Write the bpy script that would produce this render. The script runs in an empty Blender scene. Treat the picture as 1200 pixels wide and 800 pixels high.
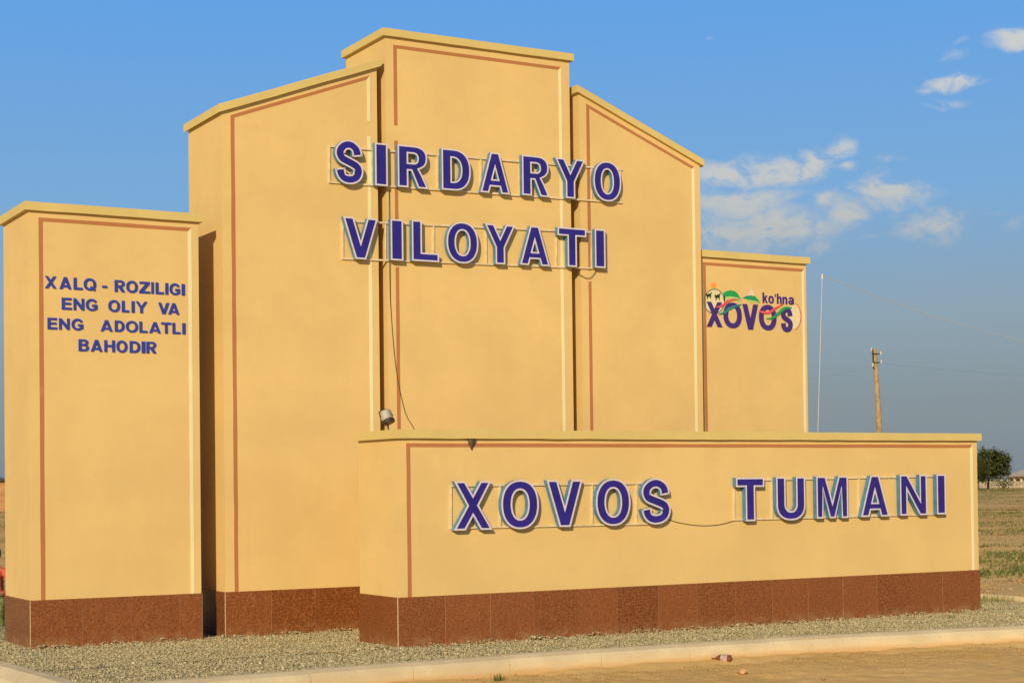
import bpy, bmesh, math, random
import numpy as np
from mathutils import Vector, Matrix
from mathutils.geometry import tessellate_polygon
random.seed(7); RNG = np.random.default_rng(11)
scn = bpy.context.scene
COL = scn.collection
rad = math.radians

# ---------------------------------------------------------------- camera
FPX, U0, V0 = 1950.19, 574.13, 532.65          # focal length and principal point in 1200x800 pixels
CAM = np.array([-4.5363, -18.2792, 1.7])
YAW, PITCH, ROLL = rad(29.399), rad(1.0903), rad(0.6812)
FWD = np.array([math.sin(YAW)*math.cos(PITCH), math.cos(YAW)*math.cos(PITCH), math.sin(PITCH)])
RT = np.array([math.cos(YAW), -math.sin(YAW), 0.0]); UP = np.cross(RT, FWD)
R2 = math.cos(ROLL)*RT - math.sin(ROLL)*UP
U2 = math.sin(ROLL)*RT + math.cos(ROLL)*UP
cd = bpy.data.cameras.new('camera'); co = bpy.data.objects.new('camera', cd); COL.objects.link(co)
co.matrix_world = Matrix(((R2[0], U2[0], -FWD[0], CAM[0]), (R2[1], U2[1], -FWD[1], CAM[1]), (R2[2], U2[2], -FWD[2], CAM[2]), (0, 0, 0, 1)))
cd.sensor_width = 36; cd.lens = FPX*36/1200
cd.shift_x = (600-U0)/1200; cd.shift_y = (V0-400)/1200
cd.clip_end = 60000; cd.clip_start = 0.1
scn.camera = co
def raydir(px, py): return FWD + R2*(px-U0)/FPX - U2*(py-V0)/FPX
def on(px, py, ax, val):                        # where the pixel's ray meets the plane axis = val
    d = raydir(px, py); t = (val-CAM[ax])/d[ax]; return CAM + t*d
def azel(px, py):
    d = raydir(px, py); d = d/np.linalg.norm(d); return math.atan2(d[0], d[1]), math.asin(d[2])

# ---------------------------------------------------------------- light
SUN_AZ, SUN_EL = rad(44.0), rad(21.0)            # sun stands left of the facade's normal, in front of it
ld = Vector((math.sin(SUN_AZ)*math.cos(SUN_EL), math.cos(SUN_AZ)*math.cos(SUN_EL), -math.sin(SUN_EL)))
sl = bpy.data.lights.new('sun', 'SUN'); so = bpy.data.objects.new('sun', sl); COL.objects.link(so)
sl.energy = 4.25; sl.angle = rad(0.53); sl.color = (1.0, 0.80, 0.53)
so.rotation_euler = ld.to_track_quat('-Z', 'Y').to_euler(); so.location = (-20, -30, 20)

W = bpy.data.worlds.new('World'); scn.world = W; W.use_nodes = True
nt = W.node_tree; N = nt.nodes; LK = nt.links; N.clear()
class G:
    """tiny node-graph helper"""
    def __init__(s, tree): s.t = tree
    def n(s, typ, **kw):
        x = s.t.nodes.new(typ)
        for k, v in kw.items(): setattr(x, k, v)
        return x
    def put(s, sock, v):
        if isinstance(v, bpy.types.NodeSocket): s.t.links.new(v, sock)
        else: sock.default_value = v
    def m(s, op, a, b=0.0, c=0.0, clamp=False):
        x = s.n('ShaderNodeMath', operation=op); x.use_clamp = clamp
        s.put(x.inputs[0], a); s.put(x.inputs[1], b)
        if op in ('MULTIPLY_ADD', 'SMOOTH_MIN', 'SMOOTH_MAX'): s.put(x.inputs[2], c)
        return x.outputs[0]
    def mr(s, v, a, b, c=0.0, d=1.0, smooth=True):
        x = s.n('ShaderNodeMapRange'); x.interpolation_type = 'SMOOTHSTEP' if smooth else 'LINEAR'
        for i, q in enumerate((v, a, b, c, d)): s.put(x.inputs[i], q)
        return x.outputs[0]
    def mix(s, f, a, b, blend='MIX'):
        x = s.n('ShaderNodeMix', data_type='RGBA', blend_type=blend)
        s.put(x.inputs[0], f); s.put(x.inputs[6], a); s.put(x.inputs[7], b); return x.outputs[2]
    def noise(s, vec, scale, detail=4, rough=.55, dim='3D', out=0):
        x = s.n('ShaderNodeTexNoise', noise_dimensions=dim)
        if vec is not None: s.put(x.inputs['Vector'], vec)
        x.inputs['Scale'].default_value = scale; x.inputs['Detail'].default_value = detail; x.inputs['Roughness'].default_value = rough
        return x.outputs[out]
    def ramp(s, f, pts):
        x = s.n('ShaderNodeValToRGB'); e = x.color_ramp.elements
        while len(e) < len(pts): e.new(0.5)
        for q, (p, c) in zip(e, pts): q.position = p; q.color = (*c, 1)
        s.put(x.inputs[0], f); return x.outputs[0]
    def xyz(s, x=0.0, y=0.0, z=0.0):
        q = s.n('ShaderNodeCombineXYZ')
        for i, v in enumerate((x, y, z)): s.put(q.inputs[i], v)
        return q.outputs[0]
g = G(nt)
sky = g.n('ShaderNodeTexSky', sky_type='NISHITA'); sky.sun_disc = False
sky.sun_elevation = SUN_EL
sky.sun_rotation = math.atan2(-ld.x, -ld.y)     # azimuth of the sun measured from +Y towards +X
sky.altitude = 300; sky.air_density = 1.0; sky.dust_density = 1.0; sky.ozone_density = 1.6
tc = g.n('ShaderNodeTexCoord'); sp = g.n('ShaderNodeSeparateXYZ'); g.put(sp.inputs[0], tc.outputs['Generated'])
EL = g.m('ARCSINE', sp.outputs[2]); AZ = g.m('ARCTAN2', sp.outputs[0], sp.outputs[1])
# hazy, dusty air low down: grey-blue band over the whole horizon
SKYK = 0.10
hz = g.ramp(g.mr(EL, 0.0, rad(40), 0, 1, False), [(0.0, (1.85, 2.3, 2.8)), (0.07, (2.15, 2.68, 3.1)), (0.14, (2.55, 3.45, 4.2)), (0.24, (1.88, 3.95, 6.75)), (0.42, (1.15, 3.6, 8.0)), (.65, (.70, 2.1, 5.0)), (1.0, (0.45, 1.4, 3.6))])
base = g.mix(g.mr(EL, rad(18), rad(60), .93, .35), sky.outputs[0], hz)
# clouds: small evening cumulus, those in view where they stand, loose ones all round
warp = g.noise(g.xyz(AZ, g.m('MULTIPLY', EL, 1.6), 0.0), 22.0, 2, .6, out=1)
ws = g.n('ShaderNodeSeparateXYZ'); g.put(ws.inputs[0], warp)
azw = g.m('MULTIPLY_ADD', g.m('SUBTRACT', ws.outputs[0], .5), .040, AZ)
elw = g.m('MULTIPLY_ADD', g.m('SUBTRACT', ws.outputs[1], .5), .022, EL)
CL = [(1125,94,34,7,.95),(1085,104,16,5,.5),(1108,119,28,8,.5),(1125,62,20,6,.4),(1130,50,14,4,.35),(1190,46,24,10,.9),(835,43,9,4,.3),
      (946,188,24,14,1.0),(982,177,18,10,.9),(997,197,12,6,.6),(905,203,58,14,.92),(842,208,44,15,.9),(1052,190,22,7,.5),
      (1046,224,34,17,1.0),(1001,223,14,8,.65),(866,236,56,15,.95),(902,266,38,22,1.05),(855,272,58,19,.85),(960,238,18,10,.7),(984,254,26,17,.8),(965,292,24,11,.6),(930,270,56,15,.85),
      (1090,262,40,19,.75),(1070,274,30,12,.65),(1046,250,14,7,.4),(1160,244,30,7,.3),(1190,258,20,18,.35),(885,292,40,10,.6),(1028,304,16,7,.3),(1018,240,14,7,.5),(1020,276,40,8,.35)]
dens = None
cvec = g.xyz(azw, elw, 0.0)
for (px, py, rx, ry, w) in CL:
    a, e = azel(px, py); kx, ky = FPX/rx, FPX/ry
    v1 = g.n('ShaderNodeVectorMath', operation='MULTIPLY_ADD'); g.put(v1.inputs[0], cvec); v1.inputs[1].default_value = (kx, ky, 0); v1.inputs[2].default_value = (-a*kx, -e*ky, 0)
    v2 = g.n('ShaderNodeVectorMath', operation='LENGTH'); LK.new(v1.outputs[0], v2.inputs[0])
    q = g.m('MULTIPLY_ADD', v2.outputs['Value'], -.58*w, 1.05*w)
    dens = q if dens is None else g.m('MAXIMUM', dens, q)
dens = g.m('MAXIMUM', dens, 0.0)
nz = g.noise(g.xyz(azw, g.m('MULTIPLY', elw, 1.8), 0.0), 40.0, 5, .66)
fine = g.noise(g.xyz(azw, g.m('MULTIPLY', elw, 1.8), 3.0), 120.0, 3, .65)
d1 = g.m('MULTIPLY', dens, g.mr(nz, .26, .62, .40, 1.3))
loose = g.m('MULTIPLY', g.mr(g.noise(g.xyz(AZ, g.m('MULTIPLY', EL, 3.0), 7.0), 7.0, 3, .6), .60, .80), .55)
band = g.m('MULTIPLY', g.mr(EL, rad(3), rad(8)), g.mr(EL, rad(45), rad(20)))
aw0, _ = azel(-60, 300); aw1, _ = azel(1260, 300)
side = g.m('SUBTRACT', 1.0, g.m('MULTIPLY', g.mr(AZ, aw0-.05, aw0), g.mr(AZ, aw1+.05, aw1)))   # the clouds in view are the listed ones
d2 = g.m('MULTIPLY', g.m('MULTIPLY', loose, band), side)
dd = g.m('MAXIMUM', g.mr(g.m('ADD', d1, g.m('MULTIPLY', g.m('SUBTRACT', fine, .5), .42)), .18, .95), d2)
cc = g.mix(g.mr(EL, rad(6), rad(13)), (4.5, 4.75, 4.7, 1), (6.5, 6.4, 6.0, 1))
skyc = g.mix(g.m('MULTIPLY', dd, .9), base, cc)
bg = g.n('ShaderNodeBackground'); g.put(bg.inputs[0], skyc); bg.inputs[1].default_value = SKYK
ow = g.n('ShaderNodeOutputWorld'); LK.new(bg.outputs[0], ow.inputs[0])

vs = scn.view_settings; vs.view_transform = 'Standard'; vs.look = 'None'; vs.gamma = 1; vs.exposure = 0.0; vs.use_curve_mapping = False
scn.render.resolution_x = 1024; scn.render.resolution_y = 682

# ---------------------------------------------------------------- helpers
def tag(o, label=None, cat=None, group=None, kind=None):
    if label: o['label'] = label
    if cat: o['category'] = cat
    if group: o['group'] = group
    if kind: o['kind'] = kind
    return o
def empty(name, loc=(0, 0, 0)):
    o = bpy.data.objects.new(name, None); COL.objects.link(o); o.location = loc; o.empty_display_size = .1; return o
def mesh(name, verts, faces, mat, parent=None, smooth=False):
    me = bpy.data.meshes.new(name); me.from_pydata([tuple(v) for v in verts], [], faces); me.update()
    me.materials.append(mat)
    if smooth: me.polygons.foreach_set('use_smooth', [True]*len(me.polygons))
    o = bpy.data.objects.new(name, me); COL.objects.link(o)
    if parent is not None:
        o.parent = parent; o.matrix_parent_inverse = Matrix.Identity(4)
        bpl = world_loc(parent); o.location = -bpl
    return o
def world_loc(o):
    v = Vector(o.location)
    return v if o.parent is None else v + world_loc(o.parent)
class MB:
    def __init__(s): s.v = []; s.f = []
    def add(s, v, f):
        n = len(s.v); s.v += [tuple(q) for q in v]; s.f += [tuple(i+n for i in q) for q in f]
    def box(s, a, b):
        x0, y0, z0 = a; x1, y1, z1 = b
        s.add([(x0,y0,z0),(x1,y0,z0),(x1,y1,z0),(x0,y1,z0),(x0,y0,z1),(x1,y0,z1),(x1,y1,z1),(x0,y1,z1)],
              [(0,3,2,1),(4,5,6,7),(0,1,5,4),(1,2,6,5),(2,3,7,6),(3,0,4,7)])
    def tube(s, pts, r, n=8, cap=True, radii=None):
        pts = [Vector(p) for p in pts]; rings = []
        prev = None
        for i, p in enumerate(pts):
            d = (pts[min(i+1, len(pts)-1)] - pts[max(i-1, 0)]).normalized()
            if prev is None:
                ax = Vector((0, 0, 1)) if abs(d.z) < .9 else Vector((1, 0, 0)); u = d.cross(ax).normalized()
            else: u = (prev - d*prev.dot(d)).normalized()
            prev = u; w = d.cross(u); rr = radii[i] if radii else r
            rings.append([p + (u*math.cos(6.28318*k/n) + w*math.sin(6.28318*k/n))*rr for k in range(n)])
        v = [q for R in rings for q in R]; f = []
        for i in range(len(rings)-1):
            for k in range(n):
                a = i*n+k; b = i*n+(k+1) % n; f.append((a, b, b+n, a+n))
        if cap: f.append(tuple(range(n))[::-1]); f.append(tuple(range((len(rings)-1)*n, len(rings)*n)))
        s.add(v, f)
    def build(s, name, mat, parent=None, smooth=False): return mesh(name, s.v, s.f, mat, parent, smooth)

# ---------------------------------------------------------------- materials
def newmat(name):
    m = bpy.data.materials.new(name); m.use_nodes = True
    q = G(m.node_tree); b = m.node_tree.nodes['Principled BSDF']
    return m, q, b
def plain(name, col, rough=.6, metal=0.0, spec=.4, var=.06, scale=18, bump=0.0, bscale=120):
    m, q, b = newmat(name)
    t = q.n('ShaderNodeTexCoord').outputs['Object']
    nse = q.noise(t, scale, 4)
    c = q.mix(q.mr(nse, .3, .7), (*[x*(1-var) for x in col], 1), (*[min(1, x*(1+var)) for x in col], 1))
    q.put(b.inputs['Base Color'], c); b.inputs['Roughness'].default_value = rough; b.inputs['Metallic'].default_value = metal
    b.inputs['Specular IOR Level'].default_value = spec
    if bump:
        bp = q.n('ShaderNodeBump'); bp.inputs['Strength'].default_value = bump; bp.inputs['Distance'].default_value = .01
        q.put(bp.inputs['Height'], q.noise(t, bscale, 5)); q.put(b.inputs['Normal'], bp.outputs[0])
    return m
def plaster(name, col, dirt=(.50, .30, .12)):
    m, q, b = newmat(name)
    geo = q.n('ShaderNodeNewGeometry').outputs['Position']
    big = q.noise(geo, .9, 5, .6); mid = q.noise(geo, 7, 5, .6)
    c = q.mix(q.mr(big, .32, .70), (*[x*.95 for x in col], 1), (*[min(1, x*1.05) for x in col], 1))
    c = q.mix(q.m('MULTIPLY', q.mr(mid, .45, .75), .10), c, (*[x*.88 for x in col], 1))
    # rain streaks: noise stretched along the vertical
    mp = q.n('ShaderNodeMapping'); mp.inputs['Scale'].default_value = (9, 9, .35); q.put(mp.inputs[0], geo)
    st = q.noise(mp.outputs[0], 1.0, 5, .65)
    c = q.mix(q.m('MULTIPLY', q.mr(st, .56, .78), .09), c, (*dirt, 1))
    spot = q.noise(geo, 3.1, 3, .5)
    c = q.mix(q.m('MULTIPLY', q.mr(spot, .66, .74), .14), c, (.74, .40, .15, 1))
    q.put(b.inputs['Base Color'], c); b.inputs['Roughness'].default_value = .88; b.inputs['Specular IOR Level'].default_value = .15
    bp = q.n('ShaderNodeBump'); bp.inputs['Strength'].default_value = .22; bp.inputs['Distance'].default_value = .012
    h = q.m('ADD', q.m('MULTIPLY', q.noise(geo, 160, 3), .25), q.m('MULTIPLY', q.noise(geo, 2.6, 4), 1.2))
    q.put(bp.inputs['Height'], h); q.put(b.inputs['Normal'], bp.outputs[0])
    return m
WALLC = (.72, .515, .205)
M_wall = plaster('wall_plaster', WALLC)
M_cap = plaster('cap_paint', (.65, .51, .185), (.35, .28, .10))
M_patch = plaster('patch_plaster', (.81, .51, .19))
def tile_mat():
    m, q, b = newmat('brown_tile')
    geo = q.n('ShaderNodeNewGeometry').outputs['Position']
    oi = q.n('ShaderNodeObjectInfo').outputs['Random']
    mp = q.n('ShaderNodeMapping'); mp.inputs['Scale'].default_value = (26, 26, 5); q.put(mp.inputs[0], geo)
    ver = q.noise(mp.outputs[0], 1.0, 3, .6)
    mp2 = q.n('ShaderNodeMapping'); mp2.inputs['Scale'].default_value = (52, 52, 64); q.put(mp2.inputs[0], geo)
    gr = q.noise(mp2.outputs[0], 1.0, 4, .75)
    c = q.mix(q.mr(gr, .36, .62), (.085, .024, .006, 1), (.31, .105, .028, 1))
    c = q.mix(q.mr(gr, .58, .74), c, (.62, .32, .11, 1))
    c = q.mix(q.m('MULTIPLY', q.mr(ver, .35, .7), .4), c, (.15, .042, .012, 1))
    c = q.mix(q.mr(oi, 0, 1, 0, .38, False), c, (.34, .12, .036, 1))
    dz = q.n('ShaderNodeSeparateXYZ'); q.put(dz.inputs[0], geo)
    dust = q.m('MULTIPLY', q.mr(dz.outputs[2], .16, .0), q.mr(q.noise(geo, 9, 4), .35, .7))
    c = q.mix(q.m('MULTIPLY', dust, .45), c, (.42, .27, .13, 1))
    q.put(b.inputs['Base Color'], c)
    q.put(b.inputs['Roughness'], q.mr(gr, .3, .7, .24, .42)); b.inputs['Specular IOR Level'].default_value = .45
    bp = q.n('ShaderNodeBump'); bp.inputs['Strength'].default_value = .18; bp.inputs['Distance'].default_value = .004
    q.put(bp.inputs['Height'], gr); q.put(b.inputs['Normal'], bp.outputs[0])
    return m
M_tile = tile_mat()
M_grout = plain('tile_grout', (.62, .47, .28), .85)
M_blue = plain('blue_acrylic', (.024, .014, .22), .28, spec=.5, var=.18, scale=5)
M_rim = plain('pale_rim', (.66, .60, .62), .45, var=.05)
M_cyan = plain('teal_return', (.065, .24, .40), .4, var=.15, scale=9)
M_frame = plain('cream_tube', (.72, .58, .34), .5, var=.12)
M_flatblue = plain('flat_blue', (.025, .050, .36), .45, var=.08)
M_conc = None
def kerb_mat():
    m, q, b = newmat('kerb_paint')
    geo = q.n('ShaderNodeNewGeometry').outputs['Position']; sz = q.n('ShaderNodeSeparateXYZ'); q.put(sz.inputs[0], geo)
    n1 = q.noise(geo, 2.2, 5, .6); n2 = q.noise(geo, 30, 4, .6)
    c = q.mix(q.mr(n1, .3, .7), (.62, .50, .29, 1), (.72, .60, .36, 1))
    soil = q.m('ADD', q.mr(sz.outputs[2], .0, -.13), q.m('MULTIPLY', q.m('SUBTRACT', n1, .5), 1.1))
    c = q.mix(q.m('MULTIPLY', q.mr(soil, .25, 1.0), .75), c, (.58, .34, .12, 1))
    c = q.mix(q.m('MULTIPLY', q.mr(n2, .62, .75), .35), c, (.40, .31, .18, 1))
    q.put(b.inputs['Base Color'], c); b.inputs['Roughness'].default_value = .9; b.inputs['Specular IOR Level'].default_value = .1
    bp = q.n('ShaderNodeBump'); bp.inputs['Strength'].default_value = .4; bp.inputs['Distance'].default_value = .008
    q.put(bp.inputs['Height'], q.m('ADD', n2, q.noise(geo, 110, 3))); q.put(b.inputs['Normal'], bp.outputs[0])
    return m
M_kerb = kerb_mat()
def earth_mat():
    m, q, b = newmat('dry_earth')
    geo = q.n('ShaderNodeNewGeometry').outputs['Position']
    n1 = q.noise(geo, .55, 6, .6); n2 = q.noise(geo, 6, 6, .65); n3 = q.noise(geo, 45, 4, .6)
    c = q.mix(q.mr(n1, .3, .7), (.64, .41, .14, 1), (.75, .49, .18, 1))
    c = q.mix(q.m('MULTIPLY', q.mr(n2, .4, .75), .45), c, (.80, .54, .21, 1))
    c = q.mix(q.m('MULTIPLY', q.mr(n3, .55, .75), .35), c, (.42, .265, .10, 1))
    # the field behind: redder soil and green-grey plants that read only as tone from afar
    sy = q.n('ShaderNodeSeparateXYZ'); q.put(sy.inputs[0], geo)
    far = q.mr(sy.outputs[1], 8, 25)
    red = q.mix(q.mr(q.noise(geo, .11, 5, .6), .35, .65), (.62, .36, .13, 1), (.74, .45, .18, 1))
    c = q.mix(q.m('MULTIPLY', far, .7), c, red)
    mp = q.n('ShaderNodeMapping'); mp.inputs['Scale'].default_value = (.16, .07, .1); q.put(mp.inputs[0], geo)
    gp = q.noise(mp.outputs[0], 1.0, 6, .62)
    c = q.mix(q.m('MULTIPLY', q.m('MULTIPLY', far, q.mr(gp, .54, .66)), .5), c, (.24, .21, .06, 1))
    q.put(b.inputs['Base Color'], c); b.inputs['Roughness'].default_value = .95; b.inputs['Specular IOR Level'].default_value = .05
    bp = q.n('ShaderNodeBump'); bp.inputs['Strength'].default_value = .35; bp.inputs['Distance'].default_value = .008
    q.put(bp.inputs['Height'], q.m('ADD', n2, q.m('MULTIPLY', n3, .6))); q.put(b.inputs['Normal'], bp.outputs[0])
    return m
M_earth = earth_mat()
def attr_mat(name, cols, rough=.9, trans=0.0):
    m, q, b = newmat(name)
    a = q.n('ShaderNodeAttribute'); a.attribute_name = 'rnd'
    c = q.ramp(a.outputs['Fac'], cols); q.put(b.inputs['Base Color'], c)
    b.inputs['Roughness'].default_value = rough; b.inputs['Specular IOR Level'].default_value = .15
    return m
M_gravel = attr_mat('gravel_stone', [(0, (.33, .285, .155)), (.4, (.42, .37, .205)), (.8, (.51, .45, .255)), (.97, (.64, .56, .33)), (1, (.68, .46, .24))])
M_bed = plain('gravel_bed', (.40, .345, .19), .95, var=.25, scale=40, spec=.05, bump=.6, bscale=70)
M_leaf = attr_mat('leaf', [(0, (.045, .065, .015)), (.5, (.085, .105, .025)), (1, (.15, .16, .045))], .6)
M_grass = attr_mat('grass_blade', [(0, (.09, .12, .025)), (.5, (.16, .19, .045)), (.8, (.30, .26, .10)), (1, (.42, .33, .15))], .7)
M_bark = plain('bark', (.16, .11, .065), .9, var=.3, scale=6)
M_wood = plain('weathered_wood', (.36, .25, .115), .85, var=.22, scale=7, bump=.4, bscale=30)
M_dark = plain('dark_metal', (.035, .026, .016), .5, var=.2)
M_wire = plain('cable_black', (.045, .035, .025), .6)
M_pale = plain('pale_steel', (.66, .60, .48), .5, var=.08)

# ---------------------------------------------------------------- ground
EZ = -.13
def vnoise(x, y, cell, seed):
    r = np.random.default_rng(seed).uniform(-1, 1, (256, 256)); x = x/cell; y = y/cell
    i = np.floor(x).astype(int); j = np.floor(y).astype(int); u = x-i; w = y-j; u = u*u*(3-2*u); w = w*w*(3-2*w)
    g_ = lambda a, b: r[a % 256, b % 256]
    return (g_(i, j)*(1-u)+g_(i+1, j)*u)*(1-w) + (g_(i, j+1)*(1-u)+g_(i+1, j+1)*u)*w
def soil(x, y): return .009*vnoise(x, y, .11, 1)+.010*vnoise(x, y, .27, 2)+.014*vnoise(x, y, .9, 3)+.004*vnoise(x, y, .055, 8)
def field(x, y): return .055*vnoise(x, y, .8, 4)+.07*vnoise(x, y, 2.1, 5)+.09*vnoise(x, y, 6, 6)
def terrain():
    xs = np.unique(np.concatenate([np.arange(-3, 12.6, .045), np.arange(12.6, 75, .33), np.linspace(-40, 40, 41), np.linspace(-400, 400, 41), np.linspace(-6000, 6000, 25)]).round(4))
    ys = np.unique(np.concatenate([np.arange(-7.5, -4.2, .045), np.arange(4.5, 70, .33), np.linspace(-40, 60, 41), np.linspace(60, 600, 60), np.linspace(-800, 14000, 25)]).round(4))
    X, Y = np.meshgrid(xs, ys)
    out = np.maximum(np.maximum(KX0-.5-X, X-KX1-.35), np.maximum(-5.2-Y, Y-KYB-.35))
    fl = np.clip(out/4, 0, 1)*np.clip((Y+4.4)/3, 0, 1)
    Z = EZ + np.where(Y < -4.1, soil(X, Y), 0) + fl*field(X, Y)*np.clip(1-(Y-200)/200, 0, 1)
    Z = np.where((X > KX0-.45) & (X < KX1+.2) & (Y > -4.3) & (Y < KYB+.2), EZ-.05, Z)
    v = np.stack([X, Y, Z], -1).reshape(-1, 3); nx = len(xs); ny = len(ys)
    J, I = np.meshgrid(np.arange(ny-1), np.arange(nx-1), indexing='ij'); q = (J*nx+I).reshape(-1)
    F = np.stack([q, q+1, q+nx+1, q+nx], 1).astype(np.int32)
    me = bpy.data.meshes.new('ground'); me.vertices.add(len(v)); me.vertices.foreach_set('co', v.reshape(-1))
    me.loops.add(F.size); me.loops.foreach_set('vertex_index', F.reshape(-1)); me.polygons.add(len(F)); me.polygons.foreach_set('loop_start', (np.arange(len(F))*4).astype(np.int32))
    me.update(calc_edges=True); me.polygons.foreach_set('use_smooth', np.ones(len(F), bool)); me.materials.append(M_earth)
    o = bpy.data.objects.new('ground', me); COL.objects.link(o); return o
KX0, KX1, KYB = -.62, 13.45, 4.25
tag(terrain(), kind='structure')

# kerb lines: inner top edges (x, y)
KZ = .065
fpx = [(220, 793.8), (380, 781.2), (480, 774.3), (600, 765.6), (700, 758.8), (800, 752), (900, 746.2), (1000, 741.2), (1100, 736.2), (1200, 731.5)]
front = [on(px, py, 2, KZ)[:2] for px, py in fpx]
fx = np.array([p[0] for p in front]); fy = np.array([p[1] for p in front])
cf = np.polyfit(fx, fy, 3)
def fyat(x): return float(np.polyval(cf, min(x, 10.6))) if x > 0 else float(np.polyval(cf, 0)) 
KX0, KX1, KYB = -.62, 13.45, 4.25
KZL = .115
kl0, kl1 = on(0, 772.7, 2, KZL), on(101, 800, 2, KZL)
def lx(y): return float(kl0[0] + (kl1[0]-kl0[0])*(y-kl0[1])/(kl1[1]-kl0[1]))   # left kerb's inner edge, slightly askew
KW = .19
def quadblock(mb, p0, p1, q0, q1, z0, z1, slope=0.0):
    """kerb stone: inner edge p0-p1, outer edge q0-q1, chamfered outer top edge"""
    def lerp(a, b, t): return (a[0]+(b[0]-a[0])*t, a[1]+(b[1]-a[1])*t)
    prof = lambda p, q: [(*p, z0), (*p, z1-.004), (*lerp(p, q, .06), z1), (*lerp(p, q, .42), z1-.004), (*lerp(p, q, .80), z1-.030-slope*.5), (*q, z1-.075-slope), (*q, z0)]
    A = prof(p0, q0); B = prof(p1, q1); n = len(A)
    mb.add(A+B, [(i, i+1, n+i+1, n+i) for i in range(n-1)] + [tuple(range(n))[::-1], tuple(range(n, 2*n)), (0, n, 2*n-1, n-1)])
def kerb(name, pts, outs, top=None, slope=0.0):
    top = KZ if top is None else top
    root = empty(name, (pts[0][0], pts[0][1], EZ)); tag(root, kind='structure')
    for i in range(len(pts)-1):
        gap = .0022; p0, p1, q0, q1 = (np.array(k) for k in (pts[i], pts[i+1], outs[i], outs[i+1]))
        d = (p1-p0)/np.linalg.norm(p1-p0)
        dz = random.uniform(-.004, .004); mb = MB()
        quadblock(mb, tuple(p0+d*gap), tuple(p1-d*gap), tuple(q0+d*gap), tuple(q1-d*gap), EZ-.15, top+dz, slope)
        mb.build('kerb_stone', M_kerb, root)
    return root
xs = [lx(-4.3)] + [0.35+i*1.05 for i in range(13)] + [KX1]
xs = [x for x in xs if x <= KX1]
kerb('kerb', [(x, fyat(x)) for x in xs], [(x, fyat(x)-KW) for x in xs])
ysl = [fyat(0)-KW, -3.6, -2.6, -1.6, -.6, .4, 1.4, 2.4, 3.4, KYB]
kerb('kerb', [(lx(y), y) for y in ysl], [(lx(y)-.32, y) for y in ysl], KZL, .09)
ysr = [fyat(KX1)-KW, -4.4, -3.4, -2.4, -1.4, -.4, .6, 1.6, 2.6, 3.6, KYB]
kerb('kerb', [(KX1+.006, y) for y in ysr], [(KX1+.006+KW, y) for y in ysr])
xb = [lx(KYB)+i*1.0 for i in range(14)] + [KX1]
kerb('kerb', [(x, KYB+.006) for x in xb], [(x, KYB+.006+KW) for x in xb])

# gravel bed: a sheet under loose stones
xsb = np.linspace(KX0-.45, KX1+.02, 40)
bed_v = []; bed_f = []
for i, x in enumerate(xsb): bed_v += [(x, fyat(x)-.03, -.012), (x, KYB+.03, -.012)]
for i in range(len(xsb)-1): bed_f.append((2*i, 2*i+2, 2*i+3, 2*i+1))
tag(mesh('gravel_bed', bed_v, bed_f, M_bed), kind='structure')

def scatter_mesh(name, P, S, tmpl_v, tmpl_f, mat, parent=None, flat=1.0, yawonly=False, jitter=.25, rnd=None):
    n = len(P); tv = np.array(tmpl_v, float); k = len(tv)
    a = RNG.uniform(0, 6.283, n); ca, sa = np.cos(a), np.sin(a)
    V = np.repeat(tv[None], n, 0)*(1+RNG.uniform(-jitter, jitter, (n, k, 1)))
    if not yawonly:
        t = RNG.uniform(-.9, .9, n); ct, st = np.cos(t)[:, None], np.sin(t)[:, None]
        y, z = V[..., 1].copy(), V[..., 2].copy(); V[..., 1] = y*ct - z*st; V[..., 2] = y*st + z*ct
    x, y = V[..., 0].copy(), V[..., 1].copy()
    V[..., 0] = x*ca[:, None] - y*sa[:, None]; V[..., 1] = x*sa[:, None] + y*ca[:, None]
    V[..., 2] *= flat
    V = V*np.asarray(S)[:, None, None] + np.asarray(P)[:, None, :]
    F = (np.array(tmpl_f)[None] + (np.arange(n)*k)[:, None, None]).reshape(-1, len(tmpl_f[0]))
    me = bpy.data.meshes.new(name); m = F.shape[1]
    me.vertices.add(n*k); me.vertices.foreach_set('co', V.reshape(-1))
    me.loops.add(F.size); me.loops.foreach_set('vertex_index', F.reshape(-1).astype(np.int32))
    me.polygons.add(len(F)); me.polygons.foreach_set('loop_start', (np.arange(len(F))*m).astype(np.int32))
    me.update(calc_edges=True); me.validate()
    at = me.attributes.new('rnd', 'FLOAT', 'POINT')
    r = RNG.uniform(0, 1, n) if rnd is None else np.asarray(rnd)
    at.data.foreach_set('value', np.repeat(r, k).astype(np.float32))
    me.materials.append(mat)
    o = bpy.data.objects.new(name, me); COL.objects.link(o)
    if parent is not None: o.parent = parent; o.location = -world_loc(parent)
    return o
OCT_V = [(1,0,0),(-1,0,0),(0,1,0),(0,-1,0),(0,0,1),(0,0,-1)]
OCT_F = [(0,2,4),(2,1,4),(1,3,4),(3,0,4),(2,0,5),(1,2,5),(3,1,5),(0,3,5)]
BLOCKS = [(0, 0, 1.944, 1.16), (2.236, 0, 9.1, 1.16), (9.1, .1, 11.05, 1.2), (3.304, -2.336, 11.808, -1.378)]
def inside(x, y):
    r = np.zeros(len(x), bool)
    for a, b, c, d in BLOCKS: r |= (x > a+.01) & (x < c-.01) & (y > b+.01) & (y < d-.01)
    return r
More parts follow.
